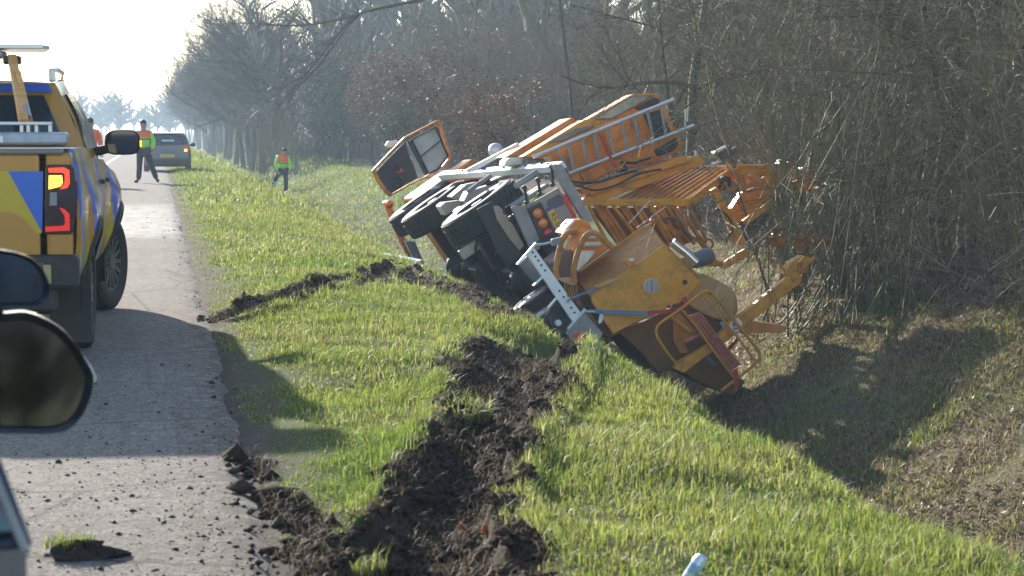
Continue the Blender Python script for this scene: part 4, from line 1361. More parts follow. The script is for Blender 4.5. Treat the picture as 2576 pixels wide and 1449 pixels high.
MB().prism(TK.poly([Z3(430, 508), Z3(462, 492), Z3(618, 800), Z3(588, 812)], YD + .0), (0, .05, 0)).build('window_post', INSIDE, door, bevel=.006)
MB().prism(TK.poly(win, YD + .03), (0, .008, 0)).build('window_glass', DIRTYG, door)
MB().prism(TK.poly(vent, YD + .03), (0, .008, 0)).build('vent_glass', DIRTYG, door)
e = MB(); wp = TK.poly(win, YD + .01)
e.tube(wp, .02, 6, closed=True).build('window_seal', BLACKM, door)
MB().bar(TK.y(Z3(550, 645), YD - .01), TK.y(Z3(740, 492), YD - .01), .03, .02).build('winder_bar', BLACKM, door)
e = MB(); e.tube([TK.y(Z3(310, 660), YD - .02), TK.y(Z3(318, 720), YD - .08), TK.y(Z3(350, 775), YD - .02)], .022, 8).build('grab_handle', INSIDE, door, smooth=True)
MB().prism(TK.poly([Z3(330, 765), Z3(385, 752), Z3(392, 780), Z3(335, 798)], YD - .004), (0, .014, 0)).build('warning_label', REDP, door)
MB().sphere(TK.y(Z3(335, 885), YD + .01), .1, 14, 8, (1, .3, 1)).build('speaker', BLACKM, door, smooth=True)
MB().prism(TK.poly([Z3(230, 545), Z3(255, 505), Z3(330, 492), Z3(350, 505), Z3(285, 560), Z3(250, 570)], YD + .5), (0, .15, 0)).build('side_mirror', ALU, truck, bevel=.02)

# ---- superstructure: orange housings, ladder, boom
YS = -.35
def plate(name, pts, y, depth, mm, bevel=.015, parent=truck):
    return MB().prism(TK.poly(pts, y), (0, depth, 0)).build(name, mm, parent, bevel=bevel)
plate('side_trough', [Z4(-10, 650), Z4(20, 630), Z4(590, 290), Z4(610, 300), Z4(642, 345), Z4(150, 645)], .8, .8, ORANGE)
plate('housing_roof', [Z4(150, 645), Z4(642, 345), Z4(720, 310), Z4(900, 318), Z4(868, 350), Z4(420, 560), Z4(240, 655)], .3, .6, YELLOW)
plate('roof_hatch', [Z4(355, 530), Z4(620, 392), Z4(800, 358), Z4(780, 380), Z4(520, 500)], .27, .06, mat('hatch_grey', (.24, .20, .18), .55, dirt=.5), .008)
upper = plate('upper_cab', [Z4(720, 318), Z4(1120, 92), Z4(1150, 78), Z4(1350, 70), Z4(1378, 82), Z4(1412, 160), Z4(1330, 215), Z4(960, 330), Z4(860, 350)], .5, .45, ORANGE, .02)
plate('upper_window', [Z4(800, 306), Z4(1128, 104), Z4(1330, 90), Z4(1130, 205), Z4(945, 302)], .46, .06, GLASS, .006, upper)
plate('upper_grille', [Z4(1160, 205), Z4(1340, 110), Z4(1385, 130), Z4(1395, 165), Z4(1200, 225)], .46, .06, BLACKM, .006, upper)
body = plate('main_housing', [Z4(240, 655), Z4(420, 560), Z4(868, 350), Z4(1330, 215), Z4(1415, 165), Z4(1470, 260), Z4(1605, 540), Z4(1560, 600), Z4(1370, 690), Z4(1180, 745), Z4(1000, 770), Z4(830, 850), Z4(670, 930), Z4(600, 880), Z4(500, 720), Z4(400, 690)], .15, .6, ORANGE, .025)
for nm, P in (('panel_door', [Z4(480, 600), Z4(540, 570), Z4(770, 470), Z4(860, 660), Z4(850, 690), Z4(640, 790), Z4(560, 770)]),
              ('panel_door', [Z4(870, 430), Z4(1115, 320), Z4(1225, 540), Z4(1160, 590), Z4(960, 660)]),
              ('panel_door', [Z4(660, 800), Z4(880, 690), Z4(935, 800), Z4(860, 830), Z4(720, 900)])):
    plate(nm, P, .11, .06, ORANGE, .02, body)
plate('engine_grille', [Z4(1240, 265), Z4(1390, 215), Z4(1490, 420), Z4(1350, 500)], .10, .07, BLACKM, .01, body)
plate('engine_grille', [Z4(1340, 590), Z4(1540, 470), Z4(1555, 540), Z4(1500, 600), Z4(1370, 645)], .10, .07, BLACKM, .01, body)
plate('housing_stub', [Z4(340, 660), Z4(400, 640), Z4(445, 760), Z4(395, 760)], .0, .1, TAN, .01)
plate('cream_roll', [Z4(-10, 690), Z4(20, 655), Z4(170, 650), Z4(150, 715), Z4(-20, 740)], .6, .5, mat('cream_sheet', (.72, .66, .55), .5), .03)
plate('cab_roof_piece', [Z3(830, 790), Z3(1020, 665), Z3(1060, 690), Z3(920, 770)], 5.0, .8, ORANGE, .02)
plate('blue_label', [Z3(1060, 760), Z3(1150, 720), Z3(1140, 770)], .55, .03, BLUEB, .002)
e = MB(); e.bar(TK.y(Z3(980, 775), 3.0), TK.y(Z3(1430, 540), 1.2), .07, .05); e.build('deck_rail', WHITEP, truck, bevel=.01)
e = MB(); e.sphere(TK.y(Z3(1228, 590), 2.5), .11, 12, 8); e.build('work_lamp', ALU, truck, smooth=True)
# ladder
lad = empty('ladder'); lad.parent = truck
u0, u1 = TK.y(Z4(235, 652), -.02), TK.y(Z4(1520, 125), -.02)
l0, l1 = TK.y(Z4(565, 798), -.02), TK.y(Z4(1700, 362), -.02)
MB().tube([u0, u1], .024, 10).build('rail', ALU, lad, smooth=True)
MB().tube([l0, l1], .024, 10).build('rail', ALU, lad, smooth=True)
rung_x = [(450, 560, 660, 755), (555, 520, 770, 708), (680, 470, 890, 665), (785, 425, 1000, 622), (905, 385, 1130, 575), (1040, 330, 1250, 525), (1150, 285, 1365, 490), (1270, 240, 1490, 440), (1395, 195, 1600, 400)]
for (x0, y0, x1, y1) in rung_x:
    tt = (x0 - 235) / (1520 - 235); ta = (x1 - 565) / (1700 - 565)
    MB().tube([u0.lerp(u1, tt), l0.lerp(l1, max(0, ta - .14))], .021, 8).build('rung', GREYP, lad, smooth=True)
MB().tube([TK.y(Z4(1615, 400), -.02), TK.y(Z4(1620, 290), -.05), TK.y(Z4(1622, 215), -.05)], .018, 8).build('hand_bar', ALU, lad, smooth=True)
MB().prism(TK.poly([Z4(832, 440), Z4(858, 440), Z4(1000, 745), Z4(975, 750)], -.05), (0, .02, 0)).build('red_strap', STRAPR, truck)
# boom of two channels
for (P, mm, nm) in (([Z4(655, 945), Z4(700, 930), Z4(1600, 640), Z4(1640, 650), Z4(1620, 690), Z4(720, 1000)], ORANGE, 'boom_channel'),
                ([Z4(690, 1030), Z4(1690, 640), Z4(1745, 635), Z4(1790, 680), Z4(1770, 725), Z4(740, 1090), Z4(700, 1080)], YELLOW, 'boom_channel')):
    plate(nm, P, -.15, .28, mm, .014)
e = MB(); e.cyl(TK.y(Z4(760, 985), -.18), TK.y(Z4(1680, 665), -.18), .03, 10).build('boom_cylinder', YELLOW, truck, smooth=True)
MB().cyl(TK.y(Z4(1715, 640), -.1), TK.y(Z4(1710, 590), -.1), .03, 8).build('boom_pin', ALU, truck)
# lattice platform hanging out over the ditch: outer frame, bars, drop rods
YL = -.55
def tb(parent, nm, pts, r, mm=YELLOW, n=8):
    return MB().tube(pts, r, n).build(nm, mm, parent, smooth=True)
lat = empty('lattice_platform'); lat.parent = truck
A, B_, C_, D_ = TK.y(Z4(700, 1062), YL), TK.y(Z4(1665, 1058), YL), TK.y(Z4(2090, 740), YL + 1.5), TK.y(Z4(1230, 965), YL + 1.2)
fr = MB()
fr.prism(TK.poly([Z4(690, 1040), Z4(940, 1030), Z4(1660, 1030), Z4(1680, 1060), Z4(1650, 1095), Z4(700, 1090)], YL), (0, .08, 0))
fr.build('front_rail', YELLOW, lat, bevel=.01)
MB().bar(TK.y(Z4(1655, 1062), YL + .04), C_, .10, .09).build('end_rail', YELLOW, lat, bevel=.01)
MB().bar(TK.y(Z4(1640, 752), YL + 1.5), C_, .08, .07).build('back_rail', ALU, lat, bevel=.008)
MB().bar(TK.y(Z4(1200, 920), YL + .9), TK.y(Z4(1640, 915), YL + .9), .05, .05).build('cross_rail', ALU, lat, bevel=.006)
a0, a1 = TK.y(Z4(1000, 1040), YL + .04), TK.y(Z4(1655, 1062), YL + .04)
b0, b1 = TK.y(Z4(1600, 745), YL + 1.5), C_
for k in range(11):
    t = k / 10
    tb(lat, 'deck_bar', [a0.lerp(a1, t), b0.lerp(b1, t)], .022, YELLOW if k > 5 else RUSTY)
drops = [((800, 1085), (1010, 1430)), ((880, 1085), (1090, 1400)), ((960, 1085), (1150, 1330)), ((1070, 1090), (1200, 1290)), ((1160, 1090), (1330, 1400)), ((1200, 1090), (1390, 1420)), ((1290, 1090), (1480, 1450)), ((1310, 1090), (1500, 1400)), ((1400, 1090), (1560, 1430)), ((1450, 1090), (1660, 1420)), ((1510, 1090), (1700, 1440)), ((1600, 1090), (1640, 1380)), ((1650, 1090), (1810, 1400)), ((740, 1090), (900, 1400))]
for (p, q) in drops:
    tb(lat, 'drop_rod', [TK.y(Z4(*p), YL + .04), TK.y(Z4(*q), YL + .1)], .024, RUSTY if random.random() < .5 else YELLOW)
for (p, q) in (((840, 1090), (1060, 1440)), ((1040, 1090), (1260, 1430)), ((1350, 1090), (1600, 1450)), ((1560, 1100), (1790, 1450))):
    MB().bar(TK.y(Z4(*p), YL + .3), TK.y(Z4(*q), YL + .35), .11, .04).build('drop_plate', RUSTY, lat, bevel=.006)
tb(lat, 'bottom_rail', [TK.y(Z5(-150, 900), YL + .1), TK.y(Z5(60, 1000), YL + .1), TK.y(Z5(360, 1120), YL + .1)], .03, RUSTY)
tb(lat, 'hose_loop', [TK.y(Z4(*q), YL) for q in ((1440, 1250), (1450, 1210), (1490, 1200), (1560, 1230), (1620, 1330), (1680, 1400))], .026, mat('brown_hose', (.12, .07, .05), .6))
plate('dark_backing', [Z4(760, 1110), Z4(1560, 1110), Z4(1700, 1420), Z4(1450, 1470), Z4(1000, 1430)], YL + .8, .12, mat('shadowy_brown', (.16, .075, .02), .7, dirt=.6, dirt_scale=4), .02, lat)  # dark panel added behind the rods so the gaps read as shade
# beams of the far end, half buried in the bushes
for (P, w, mm) in ((((420, 620), (690, 1130)), .12, YELLOW), (((640, 430), (900, 430)), .10, ORANGE), (((640, 470), (905, 460)), .09, YELLOW), (((895, 455), (985, 700)), .09, YELLOW), (((620, 440), (700, 640)), .09, RUSTY),
                   (((360, 1290), (520, 1300)), .10, RUSTY), (((500, 1330), (720, 1190)), .12, YELLOW), (((300, 1090), (440, 1290)), .08, RUSTY), (((700, 930), (960, 740)), .10, YELLOW), (((470, 690), (620, 1100)), .08, RUSTY)):
    MB().bar(TK.y(Z5(*P[0]), YL + .3), TK.y(Z5(*P[1]), YL + .35), w, w * .8).build('frame_beam', mm, lat, bevel=.01)
plate('spreader_plate', [Z5(590, 800), Z5(690, 650), Z5(850, 600), Z5(950, 620), Z5(965, 740), Z5(740, 905), Z5(640, 940)], YL + .9, .25, YELLOW, .015, lat)
plate('dark_bucket', [Z5(670, 960), Z5(890, 830), Z5(950, 860), Z5(830, 1010), Z5(720, 1110)], YL + .8, .4, mat('slate_steel', (.07, .075, .085), .5, dirt=.4), .02, lat)
plate('winch_drum', [Z5(450, 560), Z5(520, 500), Z5(590, 520), Z5(600, 600), Z5(530, 640), Z5(460, 630)], YL + .8, .4, BLACKM, .03, lat)
for (x, y, s, mm) in ((1050, 400, 50, YELLOW), (1240, 460, 40, ORANGE), (1180, 600, 55, ORANGE), (1080, 580, 45, TAN), (800, 530, 60, TAN), (1380, 640, 40, RUSTY), (1420, 720, 50, RUSTY), (990, 1060, 40, RUSTY), (1330, 1080, 36, RUSTY), (1160, 1130, 40, RUSTY), (1040, 1100, 50, RUSTY), (1450, 590, 26, ALU)):
    c0 = TK.y(Z5(x, y), YL + .8)
    w = s / 1932 * 800 / 1.49 / 5500 * 29.5 * 2
    rot = Matrix.Rotation(random.uniform(-.6, .6), 3, 'Y')
    k = MB(); k.box(c0, (w, .2, w * .6), rot); k.box(c0 + Vector((w * .5, .03, w * .35)), (w * .5, .12, w * .9), rot)
    k.build('boom_fitting', mm, lat, bevel=.012)
# the far boom carries on beneath the bushes
MB().bar(TK.y(Z5(560, 470), YL + 1.2), TK.y(Z5(1500, 560), YL + 1.8), .22, .20).build('buried_boom', YELLOW, lat, bevel=.015)
MB().bar(TK.y(Z5(900, 1080), YL + .8), TK.y(Z5(1500, 1100), YL + 1.2), .12, .12).build('buried_boom', RUSTY, lat, bevel=.015)
# hoses and cables drooping over the machine
rh = random.Random(5)
for (pts, y, r) in (
    ([Z4(300, 690), Z4(420, 800), Z4(600, 870), Z4(800, 880), Z4(1000, 820), Z4(1180, 770)], -.2, .016),
    ([Z4(1000, 780), Z4(1090, 760), Z4(1040, 700), Z4(1150, 705), Z4(1200, 690), Z4(1300, 655)], .02, .018),
    ([Z4(640, 900), Z4(800, 950), Z4(1000, 900), Z4(1200, 800), Z4(1400, 760)], -.25, .013),
    ([Z4(1850, 900), Z4(1930, 960), Z4(1980, 880), Z4(2010, 960), Z4(2070, 930)], .2, .018),
    ([Z5(300, 1050), Z5(340, 1090), Z5(390, 1080), Z5(420, 1130), Z5(380, 1170), Z5(340, 1130)], -.5, .016),
    ([Z5(640, 520), Z5(720, 600), Z5(800, 560), Z5(900, 620), Z5(1000, 580)], .0, .015),
    ([Z5(450, 800), Z5(540, 860), Z5(600, 960), Z5(560, 1060)], -.3, .014),
    ([Z3(880, 900), Z3(1050, 860), Z3(1100, 900), Z3(1170, 840), Z3(1150, 900), Z3(1250, 870)], .6, .018),
    ([Z3(1330, 1100), Z3(1300, 1150), Z3(1380, 1180), Z3(1350, 1230)], -.9, .012),
    ([Z3(1000, 1280), Z3(1060, 1400), Z3(1050, 1500), Z3(1150, 1600)], -.3, .02),
    ([Z6(1100, 960), Z6(1130, 1060), Z6(1180, 1140), Z6(1220, 1150), Z6(1235, 1070)], -.6, .018)):
    P = [TK.y(q, y + rh.uniform(-.03, .03)) for q in smooth_px(pts)]
    MB().tube(P, r, 6).build('hydraulic_hose', BLACKM if rh.random() < .7 else RUSTY, truck, smooth=True)
for (a_, b_) in (((1110, 1250), (1300, 1040)), ((1180, 1290), (1420, 1110))):
    MB().tube([TK.y(Z4(*a_), -.7), TK.y(Z4(*b_), -.7)], .008, 5).build('wire_rope', ALU, truck)
# headlamp housing on a stalk
hl = empty('spot_lamp'); hl.parent = truck
MB().prism(TK.poly([Z5(430, 300), Z5(440, 285), Z5(560, 225), Z5(628, 240), Z5(655, 305), Z5(500, 372)], YL + .6), (0, .2, 0)).build('housing', mat('lamp_grey', (.10, .105, .115), .4), hl, bevel=.02)
MB().prism(TK.poly([Z5(425, 300), Z5(440, 280), Z5(555, 222), Z5(570, 240), Z5(455, 305)], YL + .57), (0, .05, 0)).build('visor', CHROME, hl, bevel=.006)
MB().prism(TK.poly([Z5(575, 262), Z5(620, 236), Z5(630, 248), Z5(590, 270)], YL + .57), (0, .05, 0)).build('visor', CHROME, hl, bevel=.006)
MB().tube([TK.y(Z5(430, 300), YL + .6), TK.y(Z5(480, 370), YL + .6), TK.y(Z5(410, 405), YL + .6)], .025, 8).build('stalk', CHROME, hl, smooth=True)
# ================================================================== trailer with yellow hopper machine
TR = Rig(frame((340, 430), 55, at_depth(1420, 735, 26.6), (0.0, 0.0, 0.62)))
trailer = empty('overturned_trailer', TR.M, 'tipped trailer with white beam carrying a yellow hopper machine in the ditch', 'trailer')
def tp(name, pts, y, depth, mm, bevel=.012, parent=trailer):
    return MB().prism(TR.poly(pts, y), (0, depth, 0)).build(name, mm, parent, bevel=bevel)
def tt(name, pts, y, r, mm, parent=trailer, n=8):
    ys_ = y if isinstance(y, (list, tuple)) else [y] * len(pts)
    return MB().tube([TR.y(p, q) for p, q in zip(pts, ys_)], r, n).build(name, mm, parent, smooth=True)
def smooth_pts(pts, n=5):
    out = []
    P = [pts[0]] + list(pts) + [pts[-1]]
    for i in range(1, len(P) - 2):
        for k in range(n):
            t = k / n
            a, b, c, d = P[i - 1], P[i], P[i + 1], P[i + 2]
            out.append(tuple(0.5 * (2 * b[j] + (c[j] - a[j]) * t + (2 * a[j] - 5 * b[j] + 4 * c[j] - d[j]) * t * t + (3 * b[j] - a[j] - 3 * c[j] + d[j]) * t ** 3) for j in (0, 1)))
    out.append(tuple(pts[-1]))
    return out
# white perforated beam, end plates
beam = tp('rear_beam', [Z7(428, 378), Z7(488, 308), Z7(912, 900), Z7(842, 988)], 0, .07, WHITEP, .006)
for (x, y) in ((478, 355), (502, 392), (528, 428), (556, 470), (590, 517), (720, 702), (758, 757), (795, 800), (826, 855), (856, 898)):
    p = TR.y(Z7(x, y), -.003)
    MB().cyl(p, p + Vector((0, .012, 0)), .014, 10).build('bolt_hole', BLACKM, beam)
for pts in ([Z7(333, 462), Z7(505, 262), Z7(517, 275), Z7(350, 470)], [Z7(790, 1045), Z7(952, 862), Z7(966, 878), Z7(803, 1058)], [Z7(480, 655), Z7(565, 572), Z7(575, 583), Z7(492, 663)], [Z7(612, 855), Z7(690, 765), Z7(700, 775), Z7(622, 868)]):
    tp('end_plate', pts, -.02, .07, WHITEP, .003)
steelb = mat('blue_grey_steel', (.07, .085, .10), .5, dirt=.4)
tp('inner_channel', [Z7(350, 468), Z7(428, 385), Z7(560, 572), Z7(495, 650)], .25, .10, steelb)
tp('inner_channel', [Z7(620, 860), Z7(700, 772), Z7(842, 985), Z7(795, 1040)], .22, .10, steelb)
board = tp('lamp_board', [Z7(590, 925), Z7(640, 870), Z7(800, 1040), Z7(740, 1130), Z7(700, 1140)], .02, .06, BLACKM)
p = TR.y(Z7(708, 995), .0)
MB().lathe([(.001, -.03), (.03, -.027), (.042, -.008), (.045, .02)], p, (0, 1, 0), 18).build('reversing_lamp', WHITEL, board, smooth=True)
hp = [TR.y(Z7(615, 930), .012), TR.y(Z7(665, 985), .012)]
td = (hp[1] - hp[0]).normalized(); tu = Vector((0, 1, 0)).cross(td).normalized()
Mt = Matrix((td, -tu, td.cross(-tu))).transposed().to_4x4(); Mt.translation = (hp[0] + hp[1]) / 2
if (Mt.to_3x3() @ Vector((0, 0, 1))).y > 0:
    Mt = Matrix((td, tu, td.cross(tu))).transposed().to_4x4(); Mt.translation = (hp[0] + hp[1]) / 2
text_obj('board_text', 'HO', .11, mat('grey_print', (.10, .10, .10), .6), board, Mt, .002)
ebox = tp('lamp_box', [Z7(770, 1085), Z7(945, 890), Z7(1120, 1090), Z7(1060, 1170), Z7(935, 1250)], -.03, .35, GREYP, .015)
tri = MB().prism(TR.poly([Z7(832, 1098), Z7(905, 1075), Z7(990, 1128), Z7(930, 1215)], -.045), (0, .012, 0)).build('red_triangle', REDP, ebox)
MB().prism(TR.poly([Z7(900, 1130), Z7(925, 1105), Z7(915, 1095), Z7(895, 1110)], -.05), (0, .01, 0)).build('triangle_gap', GREYP, ebox)
# chassis, axle and wheels: find the axle place from the two visible rims
ALLOY = mat('alloy_rim', (.62, .62, .62), .35, metal=.8, dirt=.35, dirt_scale=9)
wc = TR.x(((1311 + 1374) / 2, 757), -.93)
WR = .30
wc = TR.y((1372, 800), .42)
for (px, y) in (((1372, 800), .42), ((1345, 762), 1.12)):
    c0 = TR.y(px, y)
    for sx in (-1, 1):
        tyre(trailer, (c0.x if sx < 0 else c0.x + 1.55, y, c0.z), WR, .185, sx, .20, ALLOY, treads=26, axis=(sx, 0, 0), alloy=True)
    MB().cyl((c0.x + .08, y, c0.z), (c0.x + 1.47, y, c0.z), .05, 10).build('axle', BLACKM, trailer)
for sx in (-1, 1):
    MB().box((wc.x + .775 + sx * .5, 1.5, wc.z + .26), (.09, 2.9, .14)).build('chassis_rail', BLACKM, trailer, bevel=.01)
for y in (.2, .9, 1.6, 2.4):
    MB().box((wc.x + .775, y, wc.z + .26), (.9, .08, .10)).build('cross_member', BLACKM, trailer, bevel=.008)
MB().box((wc.x + .80, 1.6, wc.z + .37), (1.3, 2.4, .05)).build('deck', BLACKM, trailer, bevel=.008)
# the machine: hopper with two faces, plates
MY = -.10
hop = tp('hopper_face', [Z7(1020, 745), Z7(1030, 735), Z8(418, 152), Z8(442, 152), Z8(728, 440), Z8(730, 462), Z8(605, 612), Z8(440, 690), Z8(300, 745), Z8(130, 830), Z8(0, 900), Z7(1130, 985), Z7(1020, 815), Z7(1010, 780)], MY, .05, YELLOW, .012)
tp('hopper_back', [Z7(868, 700), Z7(880, 545), Z7(1110, 380), Z7(1480, 112), Z7(1545, 118), Z7(1568, 160), Z7(1690, 288), Z7(1400, 470), Z7(1030, 735), Z7(1018, 800)], MY + .75, .05, RUSTY, .012)
a, b = TR.poly([Z7(1020, 745), Z8(430, 152)], MY + .05); c2, d2 = TR.poly([Z7(880, 560), Z7(1545, 118)], MY + .75)
MB().prism([a, b, d2, c2], (.0, .03, -.03)).build('hopper_side', RUSTY, trailer)
a, b = TR.poly([Z8(442, 152), Z8(728, 450)], MY + .05); c2, d2 = TR.poly([Z7(1568, 160), Z7(1690, 288)], MY + .75)
MB().prism([a, b, d2, c2], (.03, .0, -.03)).build('hopper_side', YELLOW, trailer)
# body of the machine below the hopper
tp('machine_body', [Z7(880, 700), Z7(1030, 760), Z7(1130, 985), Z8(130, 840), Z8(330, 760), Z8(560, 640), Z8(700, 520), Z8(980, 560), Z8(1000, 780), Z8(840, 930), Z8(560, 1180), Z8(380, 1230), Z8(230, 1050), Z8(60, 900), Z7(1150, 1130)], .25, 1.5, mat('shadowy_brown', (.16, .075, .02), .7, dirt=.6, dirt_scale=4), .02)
tp('side_sheet', [Z8(590, 600), Z8(660, 510), Z8(748, 388), Z8(860, 440), Z8(985, 510), Z8(1030, 570), Z8(1045, 640), Z8(1042, 715), Z8(985, 790), Z8(840, 770), Z8(700, 705), Z8(620, 650)], .12, .8, TAN, .03)
gr = tp('hopper_vent', [Z8(318 + 62 * math.cos(a_) * (1 if True else 1), 495 + 62 * math.sin(a_)) for a_ in np.linspace(0, 6.28, 20)[:-1]], MY - .012, .015, WHITEL, .002)
for k in range(-5, 6):
    a_ = math.radians(38)
    cx, cy = 318 - k * 10.5 * math.sin(a_ + .9), 495 + k * 10.5 * math.cos(a_ + .9)
    ln = math.sqrt(max(0, 58 ** 2 - (k * 10.5) ** 2))
    dx, dy = math.cos(a_ + .9), math.sin(a_ + .9)
    MB().bar(TR.y(Z8(cx - dx * ln, cy - dy * ln), MY - .014), TR.y(Z8(cx + dx * ln, cy + dy * ln), MY - .014), .008 if k else .02, .006).build('vent_slot', BLACKM if k == 0 else mat('slot_brown', (.22, .11, .05), .6), gr)
for (x, y, r) in ((600, 465, 20), (510, 662, 14), (465, 668, 12), (812, 560, 10)):
    p = TR.y(Z8(x, y), MY - .006)
    MB().disc(p, (0, 1, 0), r * .0016, 14, thick=.03).build('bolt_head', BLACKM, hop)
tp('hinge_lug', [Z7(1310, 430), Z7(1360, 415), Z7(1400, 450), Z7(1420, 462), Z7(1370, 490), Z7(1340, 488)], MY - .04, .06, ORANGE, .008)
tp('hinge_lug', [Z7(1350, 412), Z7(1395, 408), Z7(1400, 432), Z7(1360, 436)], MY - .06, .05, WHITEP, .008)
# roll hoops and the orange bonnet behind them
hoopm = RUSTY
tt('roll_hoop', smooth_pts([Z7(705, 610), Z7(688, 520), Z7(700, 420), Z7(735, 270), Z7(770, 200), Z7(815, 168), Z7(880, 160)]), .05, .036, hoopm, n=10)
tt('roll_hoop', smooth_pts([Z7(858, 620), Z7(850, 520), Z7(870, 410), Z7(915, 280), Z7(955, 210), Z7(1000, 182), Z7(1060, 188), Z7(1120, 235), Z7(1195, 310)]), -.05, .036, hoopm, n=10)
tp('bonnet', [Z7(738, 185), Z7(790, 120), Z7(850, 60), Z7(930, 52), Z7(985, 75), Z7(1010, 130), Z7(1190, 300), Z7(1100, 380), Z7(960, 480), Z7(880, 540), Z7(820, 480), Z7(840, 300), Z7(900, 190)], .35, .5, ORANGE, .03)
tp('bonnet_lip', [Z7(738, 185), Z7(790, 115), Z7(850, 55), Z7(862, 75), Z7(812, 130), Z7(756, 190)], .30, .06, mat('cream_sheet', (.72, .66, .55), .5), .008)
for P in ([Z7(945, 262), Z7(1105, 262), Z7(1095, 302), Z7(950, 300)], [Z7(920, 340), Z7(1060, 335), Z7(980, 440), Z7(880, 530), Z7(890, 440)], [Z7(985, 205), Z7(1060, 205), Z7(1050, 230), Z7(990, 230)]):
    tp('engine_cover', P, .18, .12, mat('cream_sheet', (.72, .66, .55), .5), .02)
e = tp('engine_block', [Z7(640, 440), Z7(760, 350), Z7(860, 330), Z7(860, 640), Z7(760, 620), Z7(700, 600)], .35, .6, mat('oily_brown', (.10, .06, .035), .5, dirt=.5), .03)
for k in range(5):
    x = 760 + k * 26
    tt('oil_drip', [Z7(x, 610), Z7(x + 15, 690 + k * 12), Z7(x + 40, 760 + k * 18)], .0, .008, RUSTY, n=5)
tp('hinge_plate', [Z7(700, 590), Z7(860, 575), Z7(880, 640), Z7(850, 660), Z7(740, 620)], -.02, .08, TAN, .008)
# grey connector box
tp('socket_box', [Z7(650, 235), Z7(735, 215), Z7(730, 280), Z7(660, 300)], -.08, .1, mat('box_blue_grey', (.22, .25, .29), .45, dirt=.3), .012)
tt('plug_cable', [Z7(510, 285), Z7(570, 280), Z7(650, 262)], -.03, .016, ALU)
# silver damper and motor
dmp = TR.y(Z8(490, 130), -.2), TR.y(Z8(620, 230), -.2)
MB().cyl(dmp[0], dmp[1], .055, 18).build('silver_cylinder', CHROME, trailer, smooth=True)
MB().cyl(TR.y(Z8(610, 225), -.2), TR.y(Z8(690, 300), -.2), .068, 18).build('silver_cylinder', CHROME, trailer, smooth=True)
mo = TR.y(Z8(735, 265), -.05)
MB().lathe([(.001, -.16), (.07, -.15), (.10, -.1), (.105, .1), (.08, .15), (.001, .16)], mo, (.3, .2, 1), 20).build('hydraulic_motor', mat('motor_grey', (.12, .125, .14), .45, dirt=.3), trailer, smooth=True)
e = MB()
for k in range(16):
    p = TR.y(Z8(575 + k * 9, 270 + k * 9.5), -.12)
    e.box(p + Vector((0, 0, 0)), (.03, .04, .018), Matrix.Rotation(.6, 3, 'Y'))
e.build('chain', TAN, trailer)
trailer.children[-1]['kind'] = 'stuff'
# lifting arm with forked head and number disc
arm = tp('lift_arm', [Z8(508, 1188), Z8(520, 1150), Z8(830, 965), Z8(985, 800), Z8(1080, 728), Z8(1515, 372), Z8(1545, 372), Z8(1582, 430), Z8(1570, 470), Z8(1150, 795), Z8(1090, 850), Z8(850, 1030), Z8(590, 1225)], -.34, .14, YELLOW, .012)
tp('arm_sleeve', [Z8(985, 800), Z8(1080, 728), Z8(1150, 795), Z8(1060, 870)], -.36, .18, YELLOW, .01, arm)
hd = tp('arm_head', [Z8(1432, 400), Z8(1480, 300), Z8(1585, 238), Z8(1640, 262), Z8(1570, 320), Z8(1525, 385), Z8(1470, 415)], -.30, .22, YELLOW, .012, arm)
tp('fork_tine', [Z8(1362, 258), Z8(1378, 258), Z8(1455, 375), Z8(1440, 392)], -.36, .06, YELLOW, .006, arm)
tp('fork_tine', [Z8(1575, 320), Z8(1685, 250), Z8(1704, 258), Z8(1630, 318), Z8(1590, 350)], -.36, .06, YELLOW, .006, arm)
tp('fork_tine', [Z8(1545, 300), Z8(1600, 242), Z8(1650, 255), Z8(1600, 310)], -.40, .06, YELLOW, .006, arm)
MB().cyl(TR.y(Z8(1510, 440), -.36), TR.y(Z8(1510, 440), -.18), .035, 14).build('arm_pin', RUSTY, arm)
MB().cyl(TR.y(Z8(1580, 340), -.32), TR.y(Z8(1580, 340), -.1), .07, 16).build('head_roller', RUSTY, arm, smooth=True)
dcen = TR.y(Z8(1020, 830), -.37)
ringo = MB().disc(TR.y(Z8(1005, 838), -.366), (0, 1, 0), .10, 28, thick=.006).build('number_ring', mat('orange_paper', (.80, .22, .03), .5), arm)
disc = MB().disc(dcen + Vector((0, -.006, 0)), (0, 1, 0), .075, 28, thick=.006).build('number_disc', WHITEL, arm)
ta = math.radians(-58)
tdir = (TR.y(Z8(1060, 870), -.37) - TR.y(Z8(1035, 800), -.37)).normalized()
tup = Vector((0, -1, 0)).cross(tdir).normalized()
Mt = Matrix((tdir, tup, tdir.cross(tup))).transposed().to_4x4(); Mt.translation = dcen + Vector((0, -.009, 0))
text_obj('number_text', '22', .10, INKB, disc, Mt, .002)
tp('white_sticker', [Z8(1020, 770), Z8(1045, 765), Z8(1080, 805), Z8(1070, 835), Z8(1050, 800)], -.365, .006, WHITEL, .001, arm)
tp('blue_sticker', [Z8(890, 800), Z8(920, 790), Z8(945, 835), Z8(915, 850)], -.3, .02, mat('pale_blue', (.25, .38, .45), .5), .002)
tp('green_sticker', [Z8(775, 1095), Z8(800, 1088), Z8(870, 1150), Z8(860, 1172), Z8(820, 1150)], -.02, .02, mat('teal_print', (.12, .25, .20), .5), .002)
